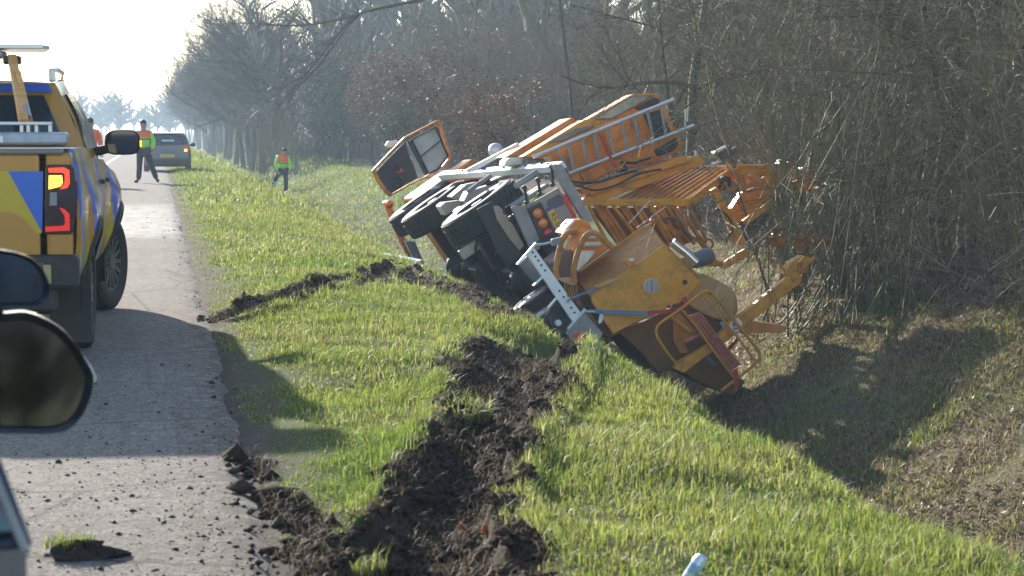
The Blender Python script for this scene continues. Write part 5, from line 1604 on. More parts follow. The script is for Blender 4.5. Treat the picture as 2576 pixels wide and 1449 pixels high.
# tubular guard rail round the machine
GR = YELLOW
tt('guard_rail', smooth_pts([Z8(742, 548), Z8(560, 690), Z8(400, 800), Z8(365, 840), Z8(358, 880), Z8(375, 935), Z8(450, 1050), Z8(530, 1150)]), -.42, .017, GR)
tt('guard_rail', smooth_pts([Z8(742, 548), Z8(790, 540), Z8(835, 565), Z8(1000, 770), Z8(1200, 1020), Z8(1222, 1070), Z8(1205, 1125), Z8(1070, 1240), Z8(900, 1372)]), -.42, .02, GR)
tt('guard_rail', [Z8(742, 560), Z8(870, 720), Z8(1020, 900), Z8(1185, 1120)], -.46, .015, GR)
tt('guard_rail', [Z8(580, 700), Z8(700, 840), Z8(860, 1070), Z8(1005, 1260)], -.44, .014, GR)
tt('guard_rail', [Z8(495, 760), Z8(640, 880)], -.2, .03, YELLOW)
# lower frame of the machine towards the ditch
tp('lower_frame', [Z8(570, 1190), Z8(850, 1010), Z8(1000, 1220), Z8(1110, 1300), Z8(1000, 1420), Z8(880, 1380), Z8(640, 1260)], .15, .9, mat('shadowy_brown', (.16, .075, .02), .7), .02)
tp('body_panel', [Z8(500, 765), Z8(560, 720), Z8(700, 880), Z8(590, 960), Z8(640, 1060), Z8(560, 1060), Z8(500, 960)], .18, .06, RUSTY, .01)
# bundle of faded straps laid over the machine, loose red end
for k, off in enumerate(((-38, 20), (-14, 6), (12, -10), (36, -24))):
    tt('strap_bundle', smooth_pts([Z8(680 + off[0], 730 + off[1] * .5), Z8(780 + off[0], 880 + off[1]), Z8(880 + off[0], 1010 + off[1]), Z8(1020 + off[0] * .8, 1180 + off[1])]), -.38 - .012 * k, .022, PINKS)
tt('strap_bundle', [Z8(590, 970), Z8(680, 920), Z8(760, 890)], -.33, .03, PINKS)
MB().prism(TR.poly([Z8(1000, 1200), Z8(1040, 1180), Z8(1045, 1290), Z8(1038, 1380), Z8(1003, 1380), Z8(1012, 1290)], -.45), (0, .01, 0)).build('strap_end', STRAPR, trailer)
MB().prism(TR.poly([Z8(940, 1030), Z8(1040, 920), Z8(1060, 935), Z8(960, 1055)], -.2), (0, .01, 0)).build('strap_end', STRAPR, trailer)
# lashing straps
def ribbon(name, pts, ys_, w, mm):
    P = [TR.y(p, y) for p, y in zip(pts, ys_)]
    e = MB()
    for a_, b_ in zip(P[:-1], P[1:]):
        e.bar(a_, b_, .008, w, up=(0, 0, 1))
    return e.build(name, mm, trailer)
ribbon('blue_lashing', [Z7(965, 885), Z7(1150, 895), Z7(1520, 905)], [-.06, -.18, -.24], .05, STRAPB)
ribbon('red_lashing', [Z8(285, 722), Z8(480, 705), Z8(605, 660), Z8(620, 650)], [-.24, -.26, -.26, -.26], .05, STRAPR)
ribbon('red_lashing', [Z8(612, 655), Z8(590, 590)], [-.25, -.16], .06, STRAPR)
ribbon('blue_lashing', [Z7(800, 780), Z7(1050, 682)], [-.03, -.14], .03, STRAPB)
tt('lashing_hook', [Z7(795, 805), Z7(790, 780), Z7(820, 768)], -.03, .012, ALU)
tp('ratchet', [Z7(1030, 660), Z7(1200, 590), Z7(1230, 600), Z7(1210, 630), Z7(1070, 680)], -.17, .05, TAN, .008)
tt('strap_hook', [Z7(960, 890), Z7(1060, 888), Z7(1200, 890)], -.10, .012, ALU)
MB().prism(TR.poly([Z7(1085, 910), Z7(1110, 905), Z7(1118, 935), Z7(1105, 985), Z7(1080, 1000), Z7(1070, 985)], -.14), (0, .006, 0)).build('tie_tag', WHITEL, trailer)
# plank on the far side
tp('support_plank', [Z8(1080, 855), Z8(1130, 790), Z8(1430, 830), Z8(1450, 850), Z8(1440, 880), Z8(1090, 895)], .35, .5, mat('orange_board', (.62, .27, .07), .6, var=.2), .008)

# the white board thrown out in front of the lorry
wb = at_depth(1010, 648, 28.0)
M = Matrix.Translation(wb) @ Matrix.Rotation(-.25, 4, 'Z') @ Matrix.Rotation(.18, 4, 'Y')
brd = empty('white_sign_board', M, 'white slatted board lying in the grass before the lorry\'s wheels', 'board')
for k in range(4):
    MB().box((0, -.12 + k * .085, 0), (.5, .07, .02)).build('slat', WHITEP, brd, bevel=.004)
MB().box((-.15, 0, -.022), (.06, .36, .025)).build('batten', WHITEP, brd)
MB().box((.15, 0, -.022), (.06, .36, .025)).build('batten', WHITEP, brd)
# ================================================================== pickup of the road service
def car_frame(px, py, depth, local, yaw_deg):
    a = math.radians(yaw_deg)
    R = Matrix.Rotation(-a, 4, 'Z')
    p = at_depth(px, py, depth)
    o = p - (R @ Vector(local))
    o.z = 0.0
    return Matrix.Translation(o) @ R
PK = Rig(car_frame(197, 480, 14.1, (.90, 0, 0), 1.3))
pick = empty('pickup_truck', PK.M, 'ochre road-service pickup with blue and yellow stripes and raised light board', 'pickup')
OCHRE = mat('ochre_paint', (0.50, 0.235, 0.022), 0.28, var=0.05, scale=2, dirt=0.18, dirt_col=(.22, .16, .09), dirt_scale=3, coat=0.6)
LIVB = mat('livery_blue', (0.015, 0.12, 0.55), 0.3, var=0.05, coat=.4)
LIVY = mat('livery_yellow', (0.50, 0.36, 0.012), 0.3, var=0.05, coat=.4)
PLAST = mat('black_plastic', (0.016, 0.016, 0.018), 0.5, var=0.2, scale=8, dirt=.35, dirt_scale=6)
CGLASS = mat('tinted_glass', (0.018, 0.028, 0.040), 0.05, var=0.1, spec=.7, coat=.4)
TYRE2 = mat('car_tyre', (0.014, 0.014, 0.015), 0.7, var=.2, scale=9, dirt=.4, dirt_col=(.05, .045, .04))
SILV = mat('silver_paint', (0.60, 0.62, 0.64), 0.3, metal=.5, var=.05)
LITW = mat('lamp_clear', (0.70, 0.74, 0.80), 0.2, var=.2, scale=30, coat=.5)

def side_skin(parent, name, sx, ztop, width, arches, y0, y1, zb, m, stripes=()):
    e = MB()
    ysg = np.arange(y0, y1 + .001, .05)
    T = np.linspace(0, 1, 15)
    P = [[None] * len(T) for _ in ysg]
    for i, y in enumerate(ysg):
        zt = ztop(y)
        for j, t in enumerate(T):
            z = zb + (zt - zb) * t
            P[i][j] = Vector((sx * width(y, z, t), y, z))
    idx = {}
    V = [p for r in P for p in r]
    n = len(T)
    fs, mi = [], []
    for i in range(len(ysg) - 1):
        for j in range(n - 1):
            c = (P[i][j] + P[i + 1][j] + P[i][j + 1] + P[i + 1][j + 1]) / 4
            if any((c.y - ya) ** 2 + (c.z - za) ** 2 < ra * ra for (ya, za, ra) in arches): continue
            q = (i * n + j, (i + 1) * n + j, (i + 1) * n + j + 1, i * n + j + 1)
            fs.append(q if sx > 0 else q[::-1])
            k = 0
            for (a0, a1, slope, idm) in stripes:
                yy_ = c.y + slope * (c.z - .5)
                if a0 < yy_ < a1: k = idm
            mi.append(k)
    e.add(V, fs); e.mi = mi
    o = e.build(name, m, parent, smooth=True, angle=40)
    return o
def pk_top(y):
    return float(np.interp(y, [0, 1.72, 1.74, 1.9, 3.7, 4.2, 5.0, 5.3], [1.385, 1.385, 1.36, 1.31, 1.27, 1.19, 1.12, 1.02]))
def pk_w(y, z, t):
    b = float(np.interp(z, [.5, .62, .8, 1.0, 1.15, 1.3, 1.39], [.86, .90, .915, .92, .91, .885, .865]))
    f = .065 * max(math.exp(-((y - 1.15) / .42) ** 4), math.exp(-((y - 4.42) / .48) ** 4) * 1.25) * math.exp(-((z - .85) / .30) ** 4)
    nose = .22 * max(0, (y - 4.75) / .55) ** 2
    tail = .03 * max(0, (.12 - y) / .12)
    return b + f - nose - tail
arch = [(1.15, .40, .47), (4.42, .40, .47)]
for sx in (1, -1):
    side_skin(pick, 'body_side', sx, pk_top, pk_w, arch, 0, 5.3, .50, [OCHRE, LIVB, LIVY], ((.25, .55, .4, 1), (.55, .8, .4, 2), (.95, 1.2, .4, 1), (2.2, 2.6, .4, 2), (2.6, 3.0, .4, 1), (3.8, 4.1, .4, 2), (4.1, 4.4, .4, 1)))
    for (ya, za, ra) in arch:
        rows = []
        for k in range(25):
            a = math.radians(-18 + 216 * k / 24)
            y, z = ya + math.cos(a) * .44, za + math.sin(a) * .44
            y2, z2 = ya + math.cos(a) * .52, za + math.sin(a) * .52
            w1 = pk_w(y2, max(z2, .52), 0)
            rows.append([(sx * (w1 - .30), y, z), (sx * (w1 + .012), y, z), (sx * (w1 + .02), (y + y2) / 2, (z + z2) / 2), (sx * (w1 + .006), y2, z2)])
        MB().grid(rows).build('arch_trim', PLAST, pick, smooth=True)
# floor pan, bed, bonnet, closing panels
MB().box((0, 2.6, .52), (1.66, 5.1, .10)).build('floor_pan', PLAST, pick)
MB().box((0, 1.0, 1.375), (1.70, 1.62, .03)).build('bed_cover', PLAST, pick, bevel=.01)
rows = []
for y in np.linspace(3.68, 5.3, 9):
    zt = pk_top(y) + .004
    rows.append([(x * pk_w(y, zt, 1) / 4, y, zt + .06 * (1 - (x / 4) ** 2) * (1 if y < 5.2 else .4)) for x in range(-4, 5)])
MB().grid(rows).build('bonnet', OCHRE, pick, smooth=True)
MB().box((0, 5.24, .80), (1.40, .10, .52)).build('grille', PLAST, pick, bevel=.03)
MB().box((0, 5.28, .56), (1.5, .16, .2)).build('front_bumper', PLAST, pick, bevel=.04)
for sx in (1, -1):
    MB().box((sx * .62, 5.18, .98), (.28, .12, .16)).build('headlamp', LITW, pick, bevel=.03)
# tail: tailgate with pressed recess, corner posts, lamps
tg = empty('tailgate'); tg.parent = pick
def pkp(nm, pts, y, d, m, parent=pick, bevel=.004):
    return MB().prism([PK.y(p, y) for p in pts], (0, d, 0)).build(nm, m, parent, bevel=bevel)
QA = lambda x, y: (.3704 * x, 67.1 + .3704 * y)          # crop of the pickup's tail
xg = PK.y(QA(300, 1000), 0).x
MB().box((xg - (xg + .60) / 2 - .06, .03, 1.02), (xg + .66, .06, .68)).build('gate_panel', OCHRE, tg, bevel=.018)
MB().box((-.31, .035, .76), (1.2, .05, .14)).build('gate_panel', OCHRE, tg, bevel=.018)
MB().box((-.05, .02, 1.372), (1.72, .09, .035)).build('gate_cap', mat('grey_trim', (.18, .18, .19), .4), tg, bevel=.012)
pkp('blue_stripe', [QA(55, 982), QA(293, 982), QA(287, 1400)], -.004, .003, LIVB, tg, 0)
pkp('yellow_stripe', [QA(-420, 982), QA(55, 982), QA(287, 1400), QA(255, 1408), QA(205, 1350), QA(150, 1295), QA(85, 1265), QA(0, 1256), QA(-420, 1256)], -.0035, .002, LIVY, tg, 0)
pkp('yellow_stripe', [QA(-420, 1510), QA(250, 1555), QA(250, 1600), QA(-420, 1600)], -.0035, .002, LIVY, tg, 0)
MB().box((-.25, -.01, 1.0), (.3, .04, .1)).build('gate_handle', PLAST, tg, bevel=.012)
# corner post carrying the lamp
MB().box((xg + .095, .05, 1.02), (.175, .10, .70)).build('corner_post', OCHRE, pick, bevel=.03)
MB().box((-(xg + .095), .05, 1.02), (.175, .10, .70)).build('corner_post', OCHRE, pick, bevel=.03)
lens = mat('smoked_lens', (.030, .012, .012), .12, var=.1, coat=.7)
lamp = pkp('tail_lamp', [QA(305, 950), QA(320, 936), QA(490, 936), QA(515, 975), QA(527, 1050), QA(524, 1220), QA(505, 1370), QA(485, 1412), QA(300, 1412)], -.015, .07, lens, pick, .012)
LR = mat('lit_red', (.6, .03, .015), .3, emit=(1, .05, .015), emit_s=.7)
LRD = mat('dim_red', (.45, .012, .012), .25, emit=(1, .03, .02), emit_s=.22)
LA = mat('lit_amber', (.8, .35, .02), .3, emit=(1, .50, .04), emit_s=1.8)
pkp('red_strip', [QA(328, 960), QA(435, 956), QA(470, 975), QA(474, 1065), QA(455, 1095), QA(405, 1106), QA(428, 1080), QA(440, 1050), QA(440, 1000), QA(420, 990), QA(330, 990)], -.022, .012, LR, lamp, 0)
pkp('red_strip', [QA(308, 1358), QA(430, 1352), QA(442, 1330), QA(438, 1285), QA(402, 1228), QA(440, 1240), QA(472, 1275), QA(474, 1385), QA(308, 1392)], -.022, .012, LRD, lamp, 0)
amb = pkp('amber_lens', [QA(332, 1010), QA(420, 1010), QA(426, 1060), QA(410, 1085), QA(330, 1105)], -.022, .012, LA, lamp, 0)
pkp('clear_lens', [QA(340, 1125), QA(386, 1125), QA(386, 1215), QA(336, 1215)], -.022, .012, mat('grey_lens', (.25, .26, .27), .2, coat=.5), lamp, 0)
MB().prism([Vector((-p.x, p.y, p.z)) for p in [PK.y(q, -.015) for q in (QA(305, 936), QA(490, 936), QA(525, 1050), QA(505, 1370), QA(300, 1412))]], (0, .07, 0)).build('tail_lamp', lens, pick, bevel=.012)
# bumper, tow bar, flaps, exhaust
bumper = MB().box((0, -.02, .60), (1.80, .20, .22)).build('rear_bumper', PLAST, pick, bevel=.03)
MB().box((.52, -.125, .60), (.34, .02, .13)).build('step_recess', mat('recess_grey', (.09, .085, .07), .5), bumper, bevel=.01)
MB().box((.705, -.13, .59), (.05, .03, .12)).build('reflector', mat('dull_yellow_lens', (.35, .30, .12), .3), bumper, bevel=.006)
MB().box((0, .1, .42), (1.5, .3, .16)).build('rear_axle_guard', PLAST, pick, bevel=.02)
for sx in (1, -1):
    MB().box((sx * .80, .66, .30), (.28, .02, .46)).build('mud_flap', PLAST, pick, bevel=.006)
MB().cyl((.45, -.02, .38), (.45, .5, .38), .03, 12).build('exhaust_pipe', BLACKM, pick, smooth=True)
RIMD = mat('dark_alloy', (.16, .16, .17), .35, metal=.7)
def car_wheel(parent, c, r, w, rim, steer=0.0, rm=None, side=1):
    a = math.radians(steer)
    return tyre(parent, c, r, w, side, rim, rm or RIMD, treads=40, m=TYRE2, axis=(side * math.cos(a), -side * math.sin(a), 0), alloy=True)
for sx in (1, -1):
    car_wheel(pick, (sx * .80, 1.15, .40), .40, .26, .245, 0, side=sx)
    car_wheel(pick, (sx * .81, 4.42, .40), .40, .26, .245, 17, side=sx, rm=mat('dim_alloy', (.16, .17, .19), .35, metal=.7))
# cab greenhouse
def gh(y, z, w, n=7):
    return [(x, y, z) for x in np.linspace(-w, w, n)]
secs = [(1.80, 1.31, .845), (1.83, 1.40, .83), (1.95, 1.66, .72), (2.02, 1.80, .655), (2.10, 1.855, .62)]
cabk = MB()
rear = [[(-w, y, z), (-w * .5, y - .02, z), (0, y - .03, z), (w * .5, y - .02, z), (w, y, z)] for y, z, w in secs]
cabk.grid(rear)
roof_y = [2.10, 2.3, 2.7, 3.1, 3.25]
roof_w = [.62, .645, .65, .63, .60]
rz_ = [1.855, 1.885, 1.895, 1.875, 1.84]
cabk.grid([[(x * w, y, z + .02 * (1 - x * x)) for x in np.linspace(-1, 1, 9)] for y, w, z in zip(roof_y, roof_w, rz_)])
for sx in (1, -1):
    lo = [(sx * .845, 1.80, 1.31), (sx * .86, 2.5, 1.30), (sx * .86, 3.2, 1.285), (sx * .84, 3.75, 1.27)]
    hi = [(sx * .62, 2.10, 1.855), (sx * .648, 2.5, 1.885), (sx * .64, 2.95, 1.88), (sx * .60, 3.25, 1.84)]
    mid = [tuple((a * .5 + b * .5) + (.03 * sx if k == 0 else 0) for k, (a, b) in enumerate(zip(l, h))) for l, h in zip(lo, hi)]
    cabk.grid([lo, mid, hi])
cabk.grid([[(x * .84, 3.75, 1.27) for x in np.linspace(-1, 1, 5)], [(x * .60, 3.25, 1.84) for x in np.linspace(-1, 1, 5)]])
cab_o = cabk.build('cab', OCHRE, pick, smooth=True)
MB().box((0, 2.8, 1.30), (1.6, 1.8, .03)).build('cab_floor', PLAST, cab_o)
# rear window pane set 6 mm proud of the shell
def lerp_sec(z):
    zs = [s[1] for s in secs]
    return float(np.interp(z, zs, [s[0] for s in secs])), float(np.interp(z, zs, [s[2] for s in secs]))
rows = []
for z in np.linspace(1.40, 1.765, 6):
    y, w = lerp_sec(z); ww = w - .125
    rows.append([(-ww, y - .03, z), (-ww * .5, y - .04, z), (0, y - .045, z), (ww * .5, y - .04, z), (ww, y - .03, z)])
MB().grid(rows).build('rear_window', CGLASS, cab_o, smooth=True)
rows = []
for z in (1.785, 1.85):
    y, w = lerp_sec(z); ww = w - .05
    rows.append([(-ww, y - .035, z), (0, y - .055, z), (ww, y - .035, z)])
MB().grid(rows).build('roof_band', LIVB, cab_o, smooth=True)
for sx in (1, -1):
    def sp_(t, s):
        lo = Vector((sx * .862, 1.98 + 1.62 * t, 1.325)); hi = Vector((sx * .665, 2.20 + .98 * t, 1.835))
        q = lo.lerp(hi, s); q.x += sx * .034 * math.sin(math.pi * s); return q
    for (t0, t1) in ((.04, .42), (.46, .97)):
        MB().grid([[sp_(t, s) for t in np.linspace(t0, t1, 4)] for s in np.linspace(.08, .9, 5)]).build('side_window', CGLASS, cab_o, smooth=True)
    MB().tube([(sx * .60, 2.12, 1.89), (sx * .60, 2.16, 1.945), (sx * .615, 2.3, 1.965), (sx * .62, 2.9, 1.955), (sx * .59, 3.15, 1.90)], .02, 8).build('roof_rail', SILV, pick, smooth=True)
    MB().box((sx * .60, 2.13, 1.915), (.05, .05, .10)).build('rail_foot', SILV, pick, bevel=.012)
    # door mirror
    mc = Vector((sx * 1.055, 3.42, 1.415))
    mr = empty('door_mirror'); mr.parent = pick
    e = MB()
    secs_m = [(-.07, .95), (-.04, 1.0), (.05, .93), (.10, .6), (.12, .15)]
    def sup(y, k):
        out = []
        for q in range(20):
            a = 2 * math.pi * q / 20
            cxx, szz = math.cos(a), math.sin(a)
            out.append((mc.x + sx * 0 + .142 * k * math.copysign(abs(cxx) ** .55, cxx), mc.y + y, mc.z + .102 * k * math.copysign(abs(szz) ** .6, szz)))
        return out
    e.grid([sup(y, k) for y, k in secs_m], closed=True)
    e.build('housing', PLAST, mr, smooth=True)
    MB().add([p for p in sup(-.066, .88)], [tuple(range(20)) if sx < 0 else tuple(range(19, -1, -1))]).build('mirror_glass', mat('mirror_pane', (.07, .075, .085), .03, metal=1.0, var=.02), mr)
    MB().bar((sx * .84, 3.46, 1.34), (sx * .96, 3.43, 1.37), .09, .07).build('mirror_arm', PLAST, mr, bevel=.015)
    MB().box((mc.x + sx * .140, mc.y - .02, mc.z - .01), (.014, .05, .05)).build('indicator', LA, mr)
    for (ya, yb) in ((2.6, 2.78), (3.3, 3.48)):
        MB().box((sx * .935, (ya + yb) / 2, 1.12), (.03, .2, .035)).build('door_handle', PLAST, pick, bevel=.01)
# light bar over the tailgate
lb = empty('light_bar'); lb.parent = pick
QB = lambda x, y: (.2177 * x, 100.6 + .2177 * y)
xr = PK.y(QB(790, 1140), .1).x; zc_ = PK.y(QB(400, 1140), .1).z
MB().box(((xr - .62) / 2 - .1, .10, zc_), (xr + .82, .18, .085)).build('bar_body', mat('bar_silver', (.34, .38, .44), .35, metal=.3, var=.15, scale=14), lb, bevel=.02)
for k in range(7):
    MB().box((-.52 + k * .15, .005, zc_ - .004), (.10, .012, .045)).build('led_block', LITW, lb, bevel=.004)
zt_ = PK.y(QB(300, 965), .1).z; xq = PK.y(QB(600, 965), .1).x
MB().box(((xq - .6) / 2 - .12, .1, zt_), (xq + .84, .12, .022)).build('top_rack', SILV, lb, bevel=.006)
for x in (xq - .01, PK.y(QB(425, 1000), .1).x, PK.y(QB(330, 1000), .1).x, PK.y(QB(255, 1000), .1).x, -.45):
    MB().box((x, .1, (zt_ + zc_) / 2 + .02), (.022, .10, zt_ - zc_ - .04)).build('rack_post', SILV, lb, bevel=.004)
for k in range(5):
    MB().box((-.35 + k * .16, .1, zc_ + .075), (.11, .10, .06)).build('flash_unit', LITW, lb, bevel=.008)
# folding mast with the warning board on top
mast = empty('sign_mast'); mast.parent = pick
m0, m1 = PK.y(QB(275, 960), .22), PK.y(QB(140, 200), 1.45)
MB().bar(m0, m1, .062, .05).build('mast_post', YELLOW, mast, bevel=.008)
m2, m3 = PK.y(QB(345, 960), .30), PK.y(QB(205, 380), 1.05)
MB().bar(m2, m3, .04, .04).build('mast_stay', YELLOW, mast, bevel=.006)
MB().cyl(PK.y(QB(300, 760), .45), PK.y(QB(330, 900), .30), .02, 10).build('mast_ram', mat('ram_grey', (.2, .2, .21), .4), mast, smooth=True)
bz = PK.y(QB(200, 150), 1.45).z
bx = PK.y(QB(535, 130), 1.45).x
MB().prism([(-1.0, 1.45, bz + .03), (bx - .02, 1.45, bz + .03), (bx, 1.8, bz + .035), (bx - .06, 2.3, bz + .035), (-1.0, 2.3, bz + .03)], (0, 0, .03)).build('warning_board', SILV, mast, bevel=.006)
MB().box((-.35, 1.68, bz - .005), (1.3, .4, .05)).build('board_box', mat('board_grey', (.30, .32, .34), .45), mast, bevel=.01)
MB().box((m1.x, m1.y, m1.z - .02), (.12, .1, .06)).build('board_hinge', BLACKM, mast, bevel=.01)

# ================================================================== far hatchbacks
def hatchback(name, M, paint, label, lit=True, plate_txt='3-KRX-23'):
    e0 = empty(name, M, label, 'car')
    def top(y): return float(np.interp(y, [0, .15, 3.0, 3.4, 4.1, 4.3], [.98, 1.0, .95, .92, .76, .66]))
    def wid(y, z, t):
        b = float(np.interp(z, [.2, .4, .65, .9, 1.0], [.80, .87, .89, .85, .82]))
        return b - .2 * max(0, (y - 3.7) / .6) ** 2 - .10 * max(0, (.25 - y) / .25) ** 2
    ar = [(.85, .31, .35), (3.4, .31, .35)]
    for sx in (1, -1):
        side_skin(e0, 'body_side', sx, top, wid, ar, 0, 4.3, .22, paint)
    rows = []
    for z in np.linspace(.22, .98, 8):
        w = wid(0, z, 0)
        bul = -.06 * math.exp(-((z - .5) / .22) ** 2)
        rows.append([(x * w, bul * (1 - x * x * .5), z) for x in np.linspace(-1, 1, 9)])
    tail = MB().grid(rows).build('tail_panel', paint, e0, smooth=True)
    rows = []
    for y in np.linspace(3.0, 4.3, 6):
        w = wid(y, top(y), 1); rows.append([(x * w, y, top(y) + .04 * (1 - x * x)) for x in np.linspace(-1, 1, 7)])
    MB().grid(rows).build('bonnet', paint, e0, smooth=True)
    MB().box((0, 4.2, .45), (1.4, .2, .4)).build('front_bumper', PLAST, e0, bevel=.05)
    MB().box((0, 2.1, .24), (1.55, 4.0, .1)).build('floor_pan', PLAST, e0)
    g = MB()
    g.grid([[(x * .82, .03, .98) for x in np.linspace(-1, 1, 7)], [(x * .72, .30, 1.30) for x in np.linspace(-1, 1, 7)], [(x * .64, .48, 1.41) for x in np.linspace(-1, 1, 7)], [(x * .63, 1.2, 1.47) for x in np.linspace(-1, 1, 7)], [(x * .62, 1.9, 1.45) for x in np.linspace(-1, 1, 7)], [(x * .80, 3.0, .96) for x in np.linspace(-1, 1, 7)]])
    for sx in (1, -1):
        g.grid([[(sx * .82, .03, .98), (sx * .83, 1.2, .97), (sx * .82, 2.2, .96), (sx * .80, 3.0, .96)], [(sx * .64, .48, 1.41), (sx * .63, 1.2, 1.47), (sx * .62, 1.9, 1.45), (sx * .70, 2.4, 1.25)]])
    gh_ = g.build('greenhouse', paint, e0, smooth=True)
    MB().grid([[(x * (.70 - .10 * t), .075 + .27 * t, 1.045 + .31 * t) for x in np.linspace(-1, 1, 5)] for t in (0, .5, 1)]).build('rear_window', CGLASS, gh_, smooth=True)
    MB().add([(-.20, .10, 1.13), (.26, .10, 1.13), (.26, .16, 1.20), (-.20, .16, 1.20)], [(0, 1, 2, 3)]).build('window_notice', mat('pale_green_notice', (.45, .62, .52), .5), gh_)
    MB().box((0, .50, 1.435), (1.16, .22, .03)).build('roof_spoiler', SILV, gh_, bevel=.01)
    for sx in (1, -1):
        MB().grid([[(sx * (.845 - .15 * s), y0_ + .18 * s * (1 if y0_ < 1 else -.3), 1.0 + .36 * s) for y0_ in (.6, 1.4, 2.2)] for s in (0, 1)]).build('side_window', CGLASS, gh_)
        MB().box((sx * .74, -.015, .88), (.20, .10, .26)).build('tail_lamp', REDL, e0, bevel=.02)
        MB().box((sx * .68, -.07, .80), (.10, .04, .09)).build('indicator', LA if (lit and sx > 0) else ORL, e0, bevel=.01)
        m_ = MB(); m_.sphere((sx * .98, 2.35, 1.0), .11, 12, 8, (1, .6, .75)).build('door_mirror', PLAST, e0, smooth=True)
        MB().bar((sx * .80, 2.4, .97), (sx * .93, 2.36, .98), .05, .04).build('mirror_arm', PLAST, e0)
        for ya in (.85, 3.4):
            car_wheel(e0, (sx * .78, ya, .31), .31, .20, .20, side=sx)
    pl2 = MB().box((0, -.075, .60), (.52, .012, .11)).build('number_plate', PLATE, e0)
    Mt_ = Matrix.Translation((0, -.083, .60)) @ Matrix.Rotation(math.pi / 2, 4, 'X')
    text_obj('plate_text', plate_txt, .085, INKB, pl2, Mt_, .001)
    MB().box((0, -.03, .34), (1.5, .10, .2)).build('rear_bumper', PLAST, e0, bevel=.04)
    return e0
DGREY = mat('dark_grey_paint', (.045, .05, .065), .3, coat=.6, var=.05, dirt=.25)
VBLUE = mat('blue_car_paint', (.06, .10, .22), .3, coat=.6, var=.05)
hatchback('hatchback_car', car_frame(482, 432, 82, (.89, 0, 0), 0.2), DGREY, 'dark grey hatchback parked half on the verge with its indicator lit')
hatchback('blue_car', car_frame(335, 386, 152, (-.89, 0, 0), 0.0), VBLUE, 'small blue car far ahead, hidden behind the walking man in high-visibility jacket', False, '7-TBD-41')

# ================================================================== dark car beside the camera
NC = Rig(car_frame(62, 1310, 2.75, (.80, .02, 0), -8.5))
near = empty('parked_car', NC.M, 'dark blue-grey car beside the camera, showing wing mirrors and rear window corner', 'car')
NPAINT = mat('blue_black_paint', (.030, .036, .055), .22, coat=.8, var=.04)
def n_top(y): return float(np.interp(y, [0, .2, 3.0, 3.5, 4.2, 4.4], [.98, .99, .93, .89, .74, .6]))
def n_w(y, z, t):
    b = float(np.interp(z, [.2, .4, .65, .9, 1.0], [.80, .86, .88, .85, .81]))
    return min(b, .80) + (b - min(b, .80)) * min(1, y / 1.2) - .2 * max(0, (y - 3.8) / .6) ** 2
for sx in (1, -1):
    side_skin(near, 'body_side', sx, n_top, n_w, [(.85, .31, .36), (3.5, .31, .36)], 0, 4.4, .22, NPAINT)
    for ya in (.85, 3.5):
        car_wheel(near, (sx * .77, ya, .31), .31, .20, .20, side=sx)
MB().grid([[(x * n_w(0, z, 0), -.05 * (1 - x * x * .5) * math.exp(-((z - .5) / .25) ** 2), z) for x in np.linspace(-1, 1, 9)] for z in np.linspace(.22, .98, 8)]).build('tail_panel', mat('silver_grey_paint', (.13, .13, .14), .35, coat=.5), near, smooth=True)
MB().grid([[(x * n_w(y, n_top(y), 1), y, n_top(y) + .04 * (1 - x * x)) for x in np.linspace(-1, 1, 7)] for y in np.linspace(3.0, 4.4, 6)]).build('bonnet', NPAINT, near, smooth=True)
MB().box((0, 4.3, .45), (1.4, .2, .4)).build('front_bumper', PLAST, near, bevel=.05)
MB().box((0, 2.1, .24), (1.5, 4.0, .1)).build('floor_pan', PLAST, near)
g = MB()
g.grid([[(x * .81, .02, .98) for x in np.linspace(-1, 1, 7)], [(x * .72, .26, 1.26) for x in np.linspace(-1, 1, 7)], [(x * .63, .46, 1.41) for x in np.linspace(-1, 1, 7)], [(x * .62, 1.2, 1.47) for x in np.linspace(-1, 1, 7)], [(x * .61, 2.0, 1.45) for x in np.linspace(-1, 1, 7)], [(x * .79, 3.1, .95) for x in np.linspace(-1, 1, 7)]])
for sx in (1, -1):
    g.grid([[(sx * .81, .02, .98), (sx * .82, 1.2, .97), (sx * .81, 2.2, .95), (sx * .79, 3.1, .95)], [(sx * .63, .46, 1.41), (sx * .62, 1.2, 1.47), (sx * .61, 2.0, 1.45), (sx * .70, 2.5, 1.23)]])
ngh = g.build('greenhouse', NPAINT, near, smooth=True)
GREENG = mat('green_tint_glass', (.10, .15, .15), .08, var=.25, scale=3, coat=.6, spec=.8)
MB().grid([[(x * (.785 - .165 * t), .02 + .36 * t, 1.0 + .36 * t) for x in np.linspace(-1, 1, 7)] for t in (0, .35, .7, 1)]).build('rear_window', GREENG, ngh, smooth=True)
for sx in (1, -1):
    MB().box((sx * .73, -.005, .84), (.15, .06, .20)).build('tail_lamp', REDL, near, bevel=.02)
    MB().tube([(sx * .80, .0, .975), (sx * .72, .20, 1.19), (sx * .64, .40, 1.37)], .006, 8).build('window_trim', GREYP, near, smooth=True)
